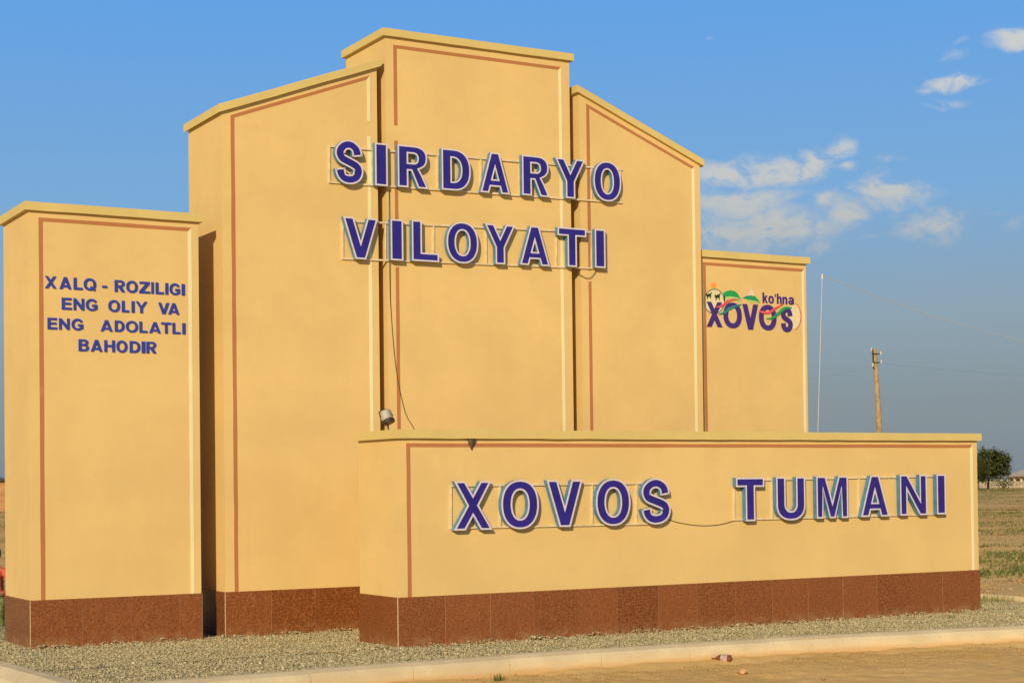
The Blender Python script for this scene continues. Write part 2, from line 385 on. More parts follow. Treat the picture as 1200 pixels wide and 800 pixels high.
def gravel():
    n = 190000
    x = RNG.uniform(KX0-.5, KX1, n); y = RNG.uniform(-4.8, KYB, n)
    fyv = np.array([fyat(q) for q in np.linspace(KX0-.1, KX1, 200)]); lim = np.interp(x, np.linspace(KX0-.1, KX1, 200), fyv)
    keep = (y > lim+.01) & ~inside(x, y) & (x > lx(0)+(lx(1)-lx(0))*y+.01) & ((y < 1.3) | (RNG.uniform(0, 1, n) < .15))
    hid = (y > -1.3) & (y < 3) & (x > 5.2) & (x < 11.3); keep &= ~hid
    x, y = x[keep], y[keep]
    # heaped a little against the plinths
    z = .004*np.sin(x*5)*np.sin(y*7) + RNG.uniform(-.008, .002, len(x))
    near = np.minimum(np.abs(y-(-.02)), np.abs(y-(-2.36))); z += np.clip(.10-near, 0, .1)*.18*(1+.8*np.sin(x*9)+.5*np.sin(x*23))
    s = np.clip(RNG.lognormal(math.log(.0088), .36, len(x)), .0045, .024)
    tag(scatter_mesh('gravel', np.stack([x, y, z], 1), s, OCT_V, OCT_F, M_gravel, flat=.75),
        'loose grey-beige gravel covering the kerbed bed', 'gravel', kind='stuff')
gravel()

# ---------------------------------------------------------------- towers
T_TILE = .014
tile_me = None
def tile_mesh():
    global tile_me
    if tile_me is None:
        mb = MB(); b = .004
        mb.add([(0,0,0),(1,0,0),(1,0,1),(0,0,1),(b,-1,b),(1-b,-1,b),(1-b,-1,1-b),(b,-1,1-b)],
               [(0,1,5,4),(1,2,6,5),(2,3,7,6),(3,0,4,7),(4,5,6,7),(3,2,1,0)])
        me = bpy.data.meshes.new('tile'); me.from_pydata(mb.v, [], mb.f); me.update(); me.materials.append(M_tile); tile_me = me
    return tile_me
def add_tile(parent, loc, w, h, ang, thick=T_TILE):
    o = bpy.data.objects.new('tile', tile_mesh()); COL.objects.link(o); o.parent = parent
    o.location = Vector(loc) - world_loc(parent); o.rotation_euler = (0, 0, ang); o.scale = (w, thick, h); return o
def plinth(root, x0, x1, y0, y1, p, sides='fl'):
    mb = MB(); e = -.0095
    mb.box((x0+e, y0+e, -.2), (x1-e, y1-e, p-.003))
    core = mb.build('plinth', M_grout, root)
    W_ = .56; gp = .0007; zb = -.06
    def run(x_start, y_start, ang, length, end0, end1):
        s = end0; i = 0
        while s < length - end1 - .02:
            w = min(W_ - (end0 if i == 0 else 0), length-end1-s)
            c, sn = math.cos(ang), math.sin(ang)
            dt = random.uniform(-.0015, .0015)
            add_tile(core, (x_start + c*(s+gp), y_start + sn*(s+gp), zb), w-2*gp, p-zb, ang, T_TILE+dt); s += w; i += 1
    run(x0, y0, 0, x1-x0, -.0065, -.0065)                             # front
    run(x0, y1, -math.pi/2, y1-y0, 0, 0.0)                        # left side
    run(x1, y0, math.pi/2, y1-y0, 0.003, 0)                         # right side
    return core
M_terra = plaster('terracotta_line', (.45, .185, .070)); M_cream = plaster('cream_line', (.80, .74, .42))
def wall_body(root, x0, x1, y0, y1, z0, h0, h1, ml, mr, mt, lw=.047, gl=(), gr=()):
    """slab with sloping top; a painted panel frame on the front: terracotta lines left and above, a cream line right"""
    def top(x): return h0 + (h1-h0)*(x-x0)/(x1-x0)
    v = [(x0,y0,z0),(x1,y0,z0),(x1,y1,z0),(x0,y1,z0),(x0,y0,h0),(x1,y0,h1),(x1,y1,h1),(x0,y1,h0)]
    f = [(0,3,2,1),(4,5,6,7),(0,1,5,4),(1,2,6,5),(2,3,7,6),(3,0,4,7)]
    w = mesh('wall', v, f, M_wall, root)
    xa, xb = x0+ml, x1-mr
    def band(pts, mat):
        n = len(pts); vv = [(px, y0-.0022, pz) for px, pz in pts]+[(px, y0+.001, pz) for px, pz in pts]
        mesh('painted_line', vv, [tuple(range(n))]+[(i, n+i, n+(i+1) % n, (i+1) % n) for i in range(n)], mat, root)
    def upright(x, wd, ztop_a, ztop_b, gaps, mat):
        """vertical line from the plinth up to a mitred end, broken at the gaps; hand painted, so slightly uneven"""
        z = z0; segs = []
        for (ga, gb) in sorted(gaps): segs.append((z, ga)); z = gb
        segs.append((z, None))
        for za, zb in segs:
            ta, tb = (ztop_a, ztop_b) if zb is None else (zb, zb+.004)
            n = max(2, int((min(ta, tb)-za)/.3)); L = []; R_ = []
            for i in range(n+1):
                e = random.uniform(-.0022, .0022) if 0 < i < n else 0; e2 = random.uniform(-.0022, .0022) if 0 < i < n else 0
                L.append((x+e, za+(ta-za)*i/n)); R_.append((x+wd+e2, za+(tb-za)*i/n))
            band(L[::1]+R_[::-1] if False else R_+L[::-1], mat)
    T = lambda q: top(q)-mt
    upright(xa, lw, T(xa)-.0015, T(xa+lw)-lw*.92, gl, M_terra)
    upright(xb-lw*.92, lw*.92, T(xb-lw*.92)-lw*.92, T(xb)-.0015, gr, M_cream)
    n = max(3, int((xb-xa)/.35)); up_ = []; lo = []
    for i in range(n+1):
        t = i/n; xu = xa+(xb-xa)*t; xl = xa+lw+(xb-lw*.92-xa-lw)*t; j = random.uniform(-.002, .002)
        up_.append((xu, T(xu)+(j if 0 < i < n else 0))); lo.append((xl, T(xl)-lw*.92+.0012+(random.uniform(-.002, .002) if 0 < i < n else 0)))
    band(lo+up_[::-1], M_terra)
    return w
def cap_slab(root, x0, x1, y0, y1, h0, h1, o, th):
    """cast coping: subdivided and slightly uneven"""
    n = max(6, int((x1-x0)/.22)); v = []; f = []
    def top(x): return h0 + (h1-h0)*(x-x0)/(x1-x0)
    xsC = np.linspace(x0-o, x1+o, n+1)
    e = .007
    for i, x in enumerate(xsC):
        jz = random.uniform(-.0035, .0035); jy = random.uniform(-.003, .003)
        t = top(x)+jz*.6
        v += [(x, y0-o+jy, t), (x, y0-o+jy, t+th-e), (x, y0-o+e+jy, t+th), (x, y1+o-e, t+th), (x, y1+o, t+th-e), (x, y1+o, t)]
    for i in range(n):
        for k in range(6): a = i*6+k; b = i*6+(k+1) % 6; f.append((a, a+6, b+6, b))
    f += [tuple(range(6)), tuple(range(n*6, n*6+6))[::-1]]
    return mesh('cap', v, f, M_cap, root)
def tower(label, x0, x1, y0, y1, p, h0, h1, o=.045, th=.095, ml=.112, mr=.092, mt=.07, cat='monument tower', name='sign_tower', gl=(), gr=()):
    r = empty(name, ((x0+x1)/2, (y0+y1)/2, 0)); tag(r, label, cat)
    zz = lambda G_: [tuple(sorted((on(px, pa, 1, y0)[2], on(px, pb, 1, y0)[2]))) for px, pa, pb in G_]
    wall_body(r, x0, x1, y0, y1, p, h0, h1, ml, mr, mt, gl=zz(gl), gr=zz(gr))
    plinth(r, x0, x1, y0, y1, p)
    cap_slab(r, x0, x1, y0, y1, h0, h1, o, th)
    return r
DEP = 1.15
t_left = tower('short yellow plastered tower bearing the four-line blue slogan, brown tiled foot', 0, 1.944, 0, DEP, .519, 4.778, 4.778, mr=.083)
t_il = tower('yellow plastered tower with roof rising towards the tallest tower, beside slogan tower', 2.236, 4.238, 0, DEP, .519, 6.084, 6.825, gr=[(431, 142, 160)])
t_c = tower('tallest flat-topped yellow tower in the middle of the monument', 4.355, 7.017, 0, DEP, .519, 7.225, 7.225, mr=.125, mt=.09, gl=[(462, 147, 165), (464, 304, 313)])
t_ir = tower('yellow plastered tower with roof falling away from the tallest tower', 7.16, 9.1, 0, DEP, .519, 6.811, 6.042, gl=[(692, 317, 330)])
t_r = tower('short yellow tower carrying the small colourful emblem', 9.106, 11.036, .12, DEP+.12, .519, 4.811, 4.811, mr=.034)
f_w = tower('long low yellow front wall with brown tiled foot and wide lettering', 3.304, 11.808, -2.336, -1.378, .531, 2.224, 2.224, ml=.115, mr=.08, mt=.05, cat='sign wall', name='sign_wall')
# ---------------------------------------------------------------- lettering
def arc(cx, cy, rx, ry, a0, a1, n=14, ex=2.0):
    out = []
    for i in range(n+1):
        t = rad(a0+(a1-a0)*i/n); c, s = math.cos(t), math.sin(t)
        out.append((cx+rx*math.copysign(abs(c)**(2/ex), c), cy+ry*math.copysign(abs(s)**(2/ex), s)))
    return out
def ring(cx, cy, rx, ry, n=40, ex=2.2): return arc(cx, cy, rx, ry, 0, 360-360/n, n-1, ex)
def stroke(pts, hw, n=10):
    P = [np.array(p, float) for p in pts]; C = []
    for i in range(len(P)-1):
        p0 = P[max(i-1, 0)]; p1 = P[i]; p2 = P[i+1]; p3 = P[min(i+2, len(P)-1)]
        for k in range(n):
            t = k/n
            C.append(.5*((2*p1)+(-p0+p2)*t+(2*p0-5*p1+4*p2-p3)*t*t+(-p0+3*p1-3*p2+p3)*t**3))
    C.append(P[-1]); C = np.array(C); d = np.gradient(C, axis=0); d /= np.linalg.norm(d, axis=1)[:, None]
    nrm = np.stack([-d[:, 1], d[:, 0]], 1)
    h = np.interp(np.linspace(0, 1, len(C)), np.linspace(0, 1, len(hw)), hw)[:, None] if hasattr(hw, '__len__') else hw
    return [tuple(q) for q in (C - nrm*h)] + [tuple(q) for q in (C + nrm*h)[::-1]]
def glyph(ch, W, s, b):
    """list of pieces; a piece is [outer, hole, ...]; cap height 1, width W, stem s, bar b"""
    c = W/2; d = min(.30*W, s*1.05)
    if ch == 'I': return [[[(0,0),(W,0),(W,1),(0,1)]]]
    if ch == '-': return [[[(0,.28),(W,.28),(W,.28+b),(0,.28+b)]]]
    if ch == 'L': return [[[(0,0),(W,0),(W,b),(s,b),(s,1),(0,1)]]]
    if ch == 'T': return [[[(c-s/2,0),(c+s/2,0),(c+s/2,1-b),(W,1-b),(W,1),(0,1),(0,1-b),(c-s/2,1-b)]]]
    if ch == 'E': return [[[(0,0),(W,0),(W,b),(s,b),(s,.515-b*.46),(W*.93,.515-b*.46),(W*.93,.515+b*.46),(s,.515+b*.46),(s,1-b),(W*.97,1-b),(W*.97,1),(0,1)]]]
    if ch == 'H': return [[[(0,0),(s,0),(s,.515-b/2),(W-s,.515-b/2),(W-s,0),(W,0),(W,1),(W-s,1),(W-s,.515+b/2),(s,.515+b/2),(s,1),(0,1)]]]
    if ch == 'V': return [[[(c-d/2,0),(c+d/2,0),(W,1),(W-d,1),(c,1-(c-d)/(c-d/2)),(d,1),(0,1)]]]
    if ch == 'Y': q = (c-s/2)/.58; return [[[(c-s/2,0),(c+s/2,0),(c+s/2,.42),(W,1),(W-d,1),(c,1-(c-d)/q),(d,1),(0,1),(c-s/2,.42)]]]
    if ch == 'A':
        d = min(.29*W, s); k = c-d/2; y1 = .16; y2 = .16+b*.85
        return [[[(0,0),(d,0),(d+k*y1,y1),(W-d-k*y1,y1),(W-d,0),(W,0),(c+d/2,1),(c-d/2,1)], [(d+k*y2,y2),(c,(c-d)/k),(W-d-k*y2,y2)]]]
    if ch == 'X': e = (W-d)/2; y = (c-d)/(W-d); return [[[(0,0),(d,0),(c,y),(W-d,0),(W,0),(W-e,.5),(W-.02*W,1),(W-d,1),(c,1-y),(d,1),(.02*W,1),(e,.5)]]]
    if ch == 'N': t = s*.88; return [[[(0,0),(t,0),(t,.60),(W-t,0),(W,0),(W,1),(W-t,1),(W-t,.40),(t,1),(0,1)]]]
    if ch == 'M': t = min(s*.85, .21*W); return [[[(0,0),(t,0),(t,.70),(c-.42*t,0),(c+.42*t,0),(W-t,.70),(W-t,0),(W,0),(W,1),(W-1.4*t,1),(c,.40),(1.4*t,1),(0,1)]]]
    if ch == 'Z': return [[[(0,0),(W,0),(W,b),(W*.40,b),(W*.97,1-b*.9),(W*.97,1),(W*.04,1),(W*.04,1-b),(W*.58,1-b),(0,b*.9)]]]
    if ch == 'O': return [[ring(c,.5,c,.515), ring(c,.5,c-.95*s,.515-b)]]
    if ch == 'Q': return [[ring(c,.5,c,.515), ring(c,.5,c-.95*s,.515-b)], [[(W*.50,.25),(W*.61,.38),(W*.99,.08),(W*.86,-.06)]]]
    if ch == 'D': q = max(s+.02, .36*W); return [[[(0,0),(.40*W,0)]+arc(.40*W,.5,.60*W,.5,-90,90,20,2.3)+[(0,1)], [(s,b),(s,1-b),(q,1-b)]+arc(q,.5,W-.97*s-q,.5-b,90,-90,18,2.3)[1:]]]
    if ch == 'U': return [[arc(c,.36,c,.375,180,360,22,2.3)+[(W,1),(W-s,1)]+arc(c,.36,c-s,.375-b,360,180,18,2.2)+[(s,1),(0,1)]]]
    if ch == 'R':
        q = max(s+.01, .52*W)
        return [[[(0,0),(s,0),(s,.40),(s+.10*W,.40),(W-d*1.12,0),(W,0),(.80*W,.32),(.70*W,.445)]+arc(.54*W,.72,.43*W,.28,-58,90,16,2.3)+[(0,1)], [(s,.42+b*.8),(s,1-b*.9),(q,1-b*.9)]+arc(q,(1.42-.1*b)/2,.97*W-.95*s-q,(.58-1.7*b)/2,90,-90,10,2.3)[1:]]]
    if ch == 'B':
        q = max(s+.01, .5*W); z0, z1, z2, z3 = b*.9, .52-b*.4, .55+b*.4, 1-b*.9
        return [[[(0,0),(.52*W,0)]+arc(.52*W,.285,.48*W,.285,-90,62,14,2.3)+[(.80*W,.535)]+arc(.50*W,.75,.44*W,.25,-50,90,12,2.3)+[(0,1)], [(s,z0),(s,z1),(q,z1)]+arc(q,(z0+z1)/2,W-.95*s-q,(z1-z0)/2,90,-90,10,2.3)[1:], [(s,z2),(s,z3),(q*.97,z3)]+arc(q*.97,(z2+z3)/2,.94*W-.95*s-q*.97,(z3-z2)/2,90,-90,10,2.3)[1:]]]
    if ch == 'G': return [[arc(c,.5,c,.515,33,312,36,2.15)+[(W*.96,.14),(W*.96,.54),(W*.53,.54),(W*.53,.54-b),(W*.96-s,.54-b),(W*.96-s,.235)]+arc(c,.5,c-.95*s,.515-b,318,28,30,2.15)]]
    if ch == 'S':
        P0 = [(.985,.675),(.93,.84),(.76,.95),(.50,1.0),(.22,.955),(.03,.84),(.0,.72),(.10,.60),(.36,.53),(.66,.465),(.93,.385),(1.02,.27),(.95,.12),(.76,.03),(.48,.0),(.20,.035),(.04,.15),(-.02,.31)]
        P1 = [(s/2+x*(W-s), b/2-.012+y*(1.024-b)) for x, y in P0]
        hv, hh = s*.47, b*.52
        return [[stroke(P1, [hv,hv*.95,hh,hh,hh,hv*.95,hv,hv*.92,hh*1.05,hh*1.05,hv*.92,hv,hv*.95,hh,hh,hh,hv*.95,hv], 6)]]
    k = W/.66; f = lambda L: [(x*k, y) for x, y in L]
    if ch == 'k': return [[f([(0,0),(.20,0),(.20,.24),(.27,.33),(.45,0),(.66,0),(.40,.46),(.64,.74),(.41,.74),(.20,.47),(.20,1.03),(0,1.03)])]]
    if ch == 'o': return [[f(ring(.33,.37,.33,.385)), f(ring(.33,.37,.14,.23))]]
    if ch == "'": return [[[(0,.70),(W*.8,.70),(W,.82),(W*.8,1.03),(W*.2,1.03),(W*.3,.88),(0,.85)]]]
    if ch in 'hn': return [[f([(0,0),(.20,0),(.20,.43)]+arc(.33,.43,.13,.17,180,0,8)+[(.46,0),(.66,0),(.66,.50)]+arc(.42,.50,.24,.26,0,120,9)+([(.20,.66),(.20,1.03),(0,1.03)] if ch == 'h' else [(.20,.66),(.20,.74),(0,.74)]))]]
    if ch == 'a': return [[f([(.46,0),(.66,0),(.66,.50)]+arc(.35,.50,.31,.26,0,165,12)+[(.22,.52)]+arc(.35,.50,.11,.12,160,0,8))], [f(arc(.27,.22,.27,.23,0,342,18)), f(arc(.27,.22,.09,.10,0,342,14)[::-1])]]
    raise KeyError(ch)
def area(c): return .5*sum(c[i][0]*c[(i+1) % len(c)][1]-c[(i+1) % len(c)][0]*c[i][1] for i in range(len(c)))
def clean(c):
    out = []
    for p in c:
        if not out or math.hypot(p[0]-out[-1][0], p[1]-out[-1][1]) > 1e-5: out.append(p)
    if math.hypot(out[0][0]-out[-1][0], out[0][1]-out[-1][1]) < 1e-5: out.pop()
    return out
def offset(c, d):
    """move a contour to its left by d (inwards for ccw, outwards of the hole for cw)"""
    n = len(c); out = []
    for i in range(n):
        p0, p1, p2 = np.array(c[i-1]), np.array(c[i]), np.array(c[(i+1) % n])
        a = p1-p0; b = p2-p1; a = a/np.linalg.norm(a); b = b/np.linalg.norm(b)
        na = np.array([-a[1], a[0]]); nb = np.array([-b[1], b[0]]); m = na+nb
        L = max(m.dot(m), .35); out.append(tuple(p1 + m*(2*d/L)))
    return out
def glyph_fit(ch, w, h, s, b):
    out = []
    for pc in glyph(ch, w/h, s, b):
        q = []
        for k, c in enumerate(pc):
            c = clean([(p[0]*h, p[1]*h) for p in c])
            if (area(c) > 0) != (k == 0): c = c[::-1]
            q.append(c)
        out.append(q)
    return out
def tess(piece, y):
    pl = [[Vector((p[0], p[1], 0)) for p in c] for c in piece]
    tris = tessellate_polygon(pl); v = [(p[0], y, p[1]) for c in piece for p in c]
    return v, [tuple(t) for t in tris]
def fix_front(v, f):
    out = []
    for t in f:
        a, b, c = (np.array(v[i]) for i in t)
        nrm = np.cross(b-a, c-a); out.append(t if nrm[1] < 0 else t[::-1])
    return out
def walls(mb, piece, ya, yb):
    for c in piece:
        n = len(c); v = [(p[0], ya, p[1]) for p in c] + [(p[0], yb, p[1]) for p in c]
        mb.add(v, [(i, n+i, n+(i+1) % n, (i+1) % n) for i in range(n)])
def channel_letter(ch, w, h, loc, parent, dpt=.075, rim=.019, sb=(.275, .215)):
    pcs = glyph_fit(ch, w, h, *sb)
    body = MB(); rm = MB(); fc = MB()
    for pc in pcs:
        ins = [offset(c, rim) for c in pc]
        walls(body, pc, -dpt, 0); v, f = tess(pc, 0); body.add(v, [t[::-1] for t in fix_front(v, f)])
        for c, q in zip(pc, ins):
            n = len(c)
            rm.add([(p[0], -dpt-.004, p[1]) for p in c] + [(p[0], -dpt-.004, p[1]) for p in q], [(i, (i+1) % n, n+(i+1) % n, n+i) for i in range(n)])
            rm.add([(p[0], -dpt-.004, p[1]) for p in c] + [(p[0], -dpt+.006, p[1]) for p in c], [(i, n+i, n+(i+1) % n, (i+1) % n) for i in range(n)])
            rm.add([(p[0], -dpt-.004, p[1]) for p in q] + [(p[0], -dpt+.003, p[1]) for p in q], [(i, (i+1) % n, n+(i+1) % n, n+i) for i in range(n)])
        v, f = tess(ins, -dpt); fc.add(v, fix_front(v, f))
    def put(mb, nm, mat, par, l):
        me = bpy.data.meshes.new(nm); me.from_pydata(mb.v, [], mb.f); me.update(); me.materials.append(mat)
        o = bpy.data.objects.new(nm, me); COL.objects.link(o); o.parent = par; o.location = l; return o
    L = put(body, 'letter', M_cyan, parent, Vector(loc)-world_loc(parent))
    put(fc, 'letter_face', M_blue, L, (0, 0, 0)); put(rm, 'letter_rim', M_rim, L, (0, 0, 0))
    return L
def sign(label, chars, boxes, ztop, zbot, yw, fr, verts):
    """boxes: (px left, px right) of each letter's front; ztop/zbot: (px,py) pairs of cap and base line"""
    yf = yw - .094; yb = yw - .024
    zt = [on(px, py, 1, yf) for px, py in ztop]; zb = [on(px, py, 1, yf) for px, py in zbot]
    def zi(L, x): return L[0][2] + (L[1][2]-L[0][2])*(x-L[0][0])/(L[1][0]-L[0][0])
    x00 = on(boxes[0][0], ztop[0][1]+25, 1, yf)[0]
    r = empty('letter_sign', (x00, yb, zi(zb, x00))); tag(r, label, 'sign lettering')
    for ch, (a, b) in zip(chars, boxes):
        pm = .5*(ztop[0][1]+zbot[0][1]) + (.5*(ztop[1][1]+zbot[1][1])-.5*(ztop[0][1]+zbot[0][1]))*(a-ztop[0][0])/(ztop[1][0]-ztop[0][0])
        xa = on(a, pm, 1, yf)[0]; xb = on(b, pm, 1, yf)[0]; xm = .5*(xa+xb)
        z0, z1 = zi(zb, xm), zi(zt, xm)
        channel_letter(ch, xb-xa, z1-z0, (xa, yb, z0), r, dpt=yb-yf-.004)
    # tube frame behind the letters, on short stand-offs
    (lx0, lx1), (rt0, rt1), (rb0, rb1) = fr
    t = .0105; mb = MB(); yc = yb + .012
    A = on(lx0, rt0, 1, yc); B = on(lx1, rt1, 1, yc); C = on(lx0, rb0, 1, yc); D = on(lx1, rb1, 1, yc)
    def bar(p, q):
        p, q = np.array(p), np.array(q); dv = (q-p)/np.linalg.norm(q-p); nv = np.array([-dv[2], 0, dv[0]])*t; yv = np.array([0, t, 0])
        p = p-dv*t; q = q+dv*t
        mb.add([p-nv-yv, p+nv-yv, p+nv+yv, p-nv+yv, q-nv-yv, q+nv-yv, q+nv+yv, q-nv+yv], [(0,1,2,3),(7,6,5,4),(0,4,5,1),(1,5,6,2),(2,6,7,3),(3,7,4,0)])
    for P_, Q_ in ((A, B), (C, D)):
        mb = MB(); bar(P_, Q_); mb.build('rail', M_frame, r)
    for vx in verts:
        k = (vx-lx0)/(lx1-lx0); mb = MB()
        p = A+(B-A)*k; q = C+(D-C)*k; bar(p+np.array([0, .004, 0]), q+np.array([0, .004, 0])); mb.build('upright', M_frame, r)
    for k in np.linspace(.02, .98, 6):
        for P_, Q_ in ((A, B), (C, D)):
            p = P_+(Q_-P_)*k; mb = MB(); mb.tube([(p[0], yw+.004, p[2]), (p[0], yc, p[2])], .009, 6); mb.build('stand_off', M_dark, r)
    return r
sign('blue channel letters reading SIRDARYO on a cream tube frame', 'SIRDARYO',
     [(392.6,425.8),(439.6,454.3),(466.2,501.8),(517.7,551.7),(563,597.5),(612,644),(651,686),(695.6,728)],
     [(409,164.8),(712,189.8)], [(409,215.2),(712,235.4)], 0.0, ((386,728), (171.5,199), (213.5,237.5)), [386, 432, 505, 555, 602, 690, 727])
sign('blue channel letters reading VILOYATI under the SIRDARYO row', 'VILOYATI',
     [(402.5,443),(458,472.6),(482.8,514.4),(523.5,560.7),(568.5,604),(609.4,644.3),(653.8,687.3),(697.3,709.5)],
     [(422,255),(703,268.6)], [(422,303.6),(703,313.8)], 0.0, ((401.5,709), (259,273), (303,315)), [401.5, 448, 502, 563, 648, 692])
sign('blue channel letters reading XOVOS on the low front wall', 'XOVOS',
     [(531.7,577),(587.7,631.5),(641,683),(698.5,739),(752,786)],
     [(554,563.5),(769,560.8)], [(554,620.8),(769,613.2)], -2.336, ((528.5,776), (569,565.5), (618.5,613)), [528.5, 583, 690, 744])
sign('blue channel letters reading TUMANI at the far end of the low front wall', 'TUMANI',
     [(863,896),(910,944),(957,994),(1009,1042),(1055,1086.5),(1098,1108.5)],
     [(879,559.3),(1103,555.4)], [(879,610.3),(1103,602.2)], -2.336, ((860.5,1102), (562.5,557.5), (608.5,602)), [860.5, 902, 950, 1002, 1049])

# slogan on the short tower: thin cut letters glued to the panel
def flat_piece(name, piece, ya, yb, mat, parent, org):
    mb = MB(); v, f = tess(piece, ya); mb.add(v, fix_front(v, f)); walls(mb, piece, ya, yb)
    me = bpy.data.meshes.new(name); me.from_pydata(mb.v, [], mb.f); me.update(); me.materials.append(mat)
    o = bpy.data.objects.new(name, me); COL.objects.link(o); o.parent = parent; o.location = Vector(org)-world_loc(parent); return o
def flat_letter(ch, x0, x1, z0, z1, yp, parent, mat, th=.012, k=0.0, sb=(.235, .19)):
    pcs = glyph_fit(ch, x1-x0, z1-z0, *sb)
    mb = MB()
    for i, pc in enumerate(pcs):
        y = -th - i*.0003 - k
        v, f = tess(pc, y); mb.add(v, fix_front(v, f)); walls(mb, pc, y, 0)
    me = bpy.data.meshes.new('letter'); me.from_pydata(mb.v, [], mb.f); me.update(); me.materials.append(mat)
    o = bpy.data.objects.new('letter', me); COL.objects.link(o); o.parent = parent; o.location = Vector((x0, yp, z0))-world_loc(parent); return o
PY = 0.0
slog = empty('wall_inscription', on(52, 412, 1, PY)); tag(slog, 'small flat blue letters of the four-line slogan on the short tower', 'inscription')
SC = 6.316
LINES = [([('X',80,165),('A',188,275),('L',293,358),('Q',368,458),('-',505,540),('R',597,672),('O',683,767),('Z',778,858),('I',868,885),('L',900,960),('I',972,992),('G',1003,1083),('I',1093,1115)], (122,85), (1104,143), (122,175), (1104,228)),
         ([('E',205,278),('N',292,370),('G',383,472),('O',550,635),('L',650,703),('I',722,743),('Y',752,838),('V',920,1000),('A',993,1075)], (240,245), (1034,285), (240,333), (1034,369)),
         ([('E',100,170),('N',185,262),('G',278,367),('A',493,580),('D',598,668),('O',680,768),('L',780,838),('A',852,937),('T',942,1015),('L',1025,1082),('I',1098,1120)], (135,393), (1109,433), (135,478), (1109,515)),
         ([('B',330,405),('A',420,505),('H',520,598),('O',610,690),('D',708,785),('I',797,822),('R',832,905)], (368,552), (868,570), (368,640), (868,656))]
for lets, t0, t1, b0, b1 in LINES:
    P_ = lambda q: on(40+q[0]/SC, 310+q[1]/SC, 1, PY-.012)
    T0, T1, B0, B1 = P_(t0), P_(t1), P_(b0), P_(b1)
    for ch, a, b in lets:
        k = (a-t0[0])/(t1[0]-t0[0]); ym = .5*(t0[1]+b0[1]) + k*(.5*(t1[1]+b1[1])-.5*(t0[1]+b0[1]))
        xa, xb = P_((a, ym))[0], P_((b, ym))[0]; k2 = (.5*(xa+xb)-T0[0])/(T1[0]-T0[0])
        flat_letter(ch, xa, xb, B0[2]+(B1[2]-B0[2])*k2, T0[2]+(T1[2]-T0[2])*k2, PY, slog, M_flatblue)

# emblem on the short right tower: thin printed layers
LY = .12
logo = empty('wall_emblem', on(880, 388, 1, LY)); tag(logo, 'small colourful emblem reading ko\u2018hna XOVOS with hills and camels', 'emblem')
M_lp = plain('emblem_cream', (.74, .66, .38), .6); M_lg = plain('emblem_green', (.02, .34, .08), .5, var=.12); M_ldg = plain('emblem_dark_green', (.01, .16, .09), .5)
M_lr = plain('emblem_red', (.75, .10, .10), .5); M_lpi = plain('emblem_pink', (.78, .42, .30), .6); M_lo = plain('emblem_orange', (.85, .36, .06), .6)
M_lv = plain('emblem_violet', (.055, .025, .20), .5); M_lk = plain('emblem_black', (.02, .035, .015), .6); M_lteal = plain('emblem_teal', (.02, .24, .20), .5)
M_lpale = plain('emblem_pale_green', (.45, .60, .22), .6)
LSX = 9.6
def lp(q, y=LY): return on(820+q[0]/LSX, 320+q[1]/LSX, 1, y)
layer = [0]
def logo_poly(name, pts, mat, holes=()):
    layer[0] += 1; y = LY - .0015 - .0004*layer[0]; o0 = lp((600, 600))
    conv = lambda c: [(float(lp(p)[0]-o0[0]), float(lp(p)[2]-o0[2])) for p in c]
    pc = []
    for k, c in enumerate([pts, *holes]):
        c = clean(conv(c)); 
        if (area(c) > 0) != (k == 0): c = c[::-1]
        pc.append(c)
    flat_piece(name, pc, y-LY, -.0005, mat, logo, o0)
def ell(cx, cy, rx, ry, a0=0, a1=350, n=35): return [(cx+rx*math.cos(rad(a0+(a1-a0)*i/n)), cy+ry*math.sin(rad(a0+(a1-a0)*i/n))) for i in range(n+1)]
logo_poly('disc', ell(162,318,118,140), M_lp)
logo_poly('disc_outline', ell(162,318,120,142), M_ldg, [ell(162,318,111,132)])
logo_poly('sun_mark', ell(155,138,34,34), M_lo)
logo_poly('pale_field', ell(1068,490,66,142), M_lp)
logo_poly('field_outline', ell(1062,488,80,150,-82,86,24) + ell(1062,488,69,139,86,-82,24), M_lr)
logo_poly('dome', [(520,262),(535,225),(560,180),(582,155),(602,180),(618,215),(630,258)], M_lpi)
logo_poly('dome_fill', [(532,262),(546,228),(566,190),(580,172),(594,195),(608,228),(616,258)], M_lp)
logo_poly('hill', [(262,225),(300,200),(350,192),(395,205),(430,235),(450,275),(475,312),(430,300),(360,285),(300,290),(275,262)], M_lg)
logo_poly('hill_foot', [(282,268),(330,262),(390,268),(440,284),(475,314),(430,322),(360,300),(300,304)], M_lpale)
logo_poly('hill', [(480,278),(520,260),(575,250),(620,262),(650,290),(680,335),(630,322),(570,318),(530,296)], M_lg)
logo_poly('hill_shade', [(478,280),(520,258),(580,248),(560,270),(515,285)], M_lteal)
logo_poly('hill_foot', [(530,298),(575,306),(630,314),(680,337),(630,332),(560,330)], M_lpale)
def camel(ox, oy, s):
    c = [(0,18),(6,8),(12,12),(18,20),(26,12),(33,2),(40,14),(48,4),(56,-6),(62,-8),(64,-2),(58,4),(54,16),(53,32),(52,64),(46,64),(45,42),(28,44),(21,44),(19,66),(12,66),(11,42),(2,34)]
    logo_poly('camel', [(ox+x*s, oy+y*s) for x, y in c], M_lk)
camel(70, 222, 1.02); camel(165, 232, 1.08)
logo_poly('palm', [(262,262),(272,250),(280,262),(282,312),(270,314)], M_lk)
def logo_letter(ch, a, b, t, bt):
    layer[0] += 1
    p, q = lp((a, .5*(t+bt)))[0], lp((b, .5*(t+bt)))[0]; z0 = lp((.5*(a+b), bt))[2]; z1 = lp((.5*(a+b), t))[2]
    flat_letter(ch, p, q, z0, z1, LY, logo, M_lv, .0015+.0004*layer[0], sb=(.24, .20))
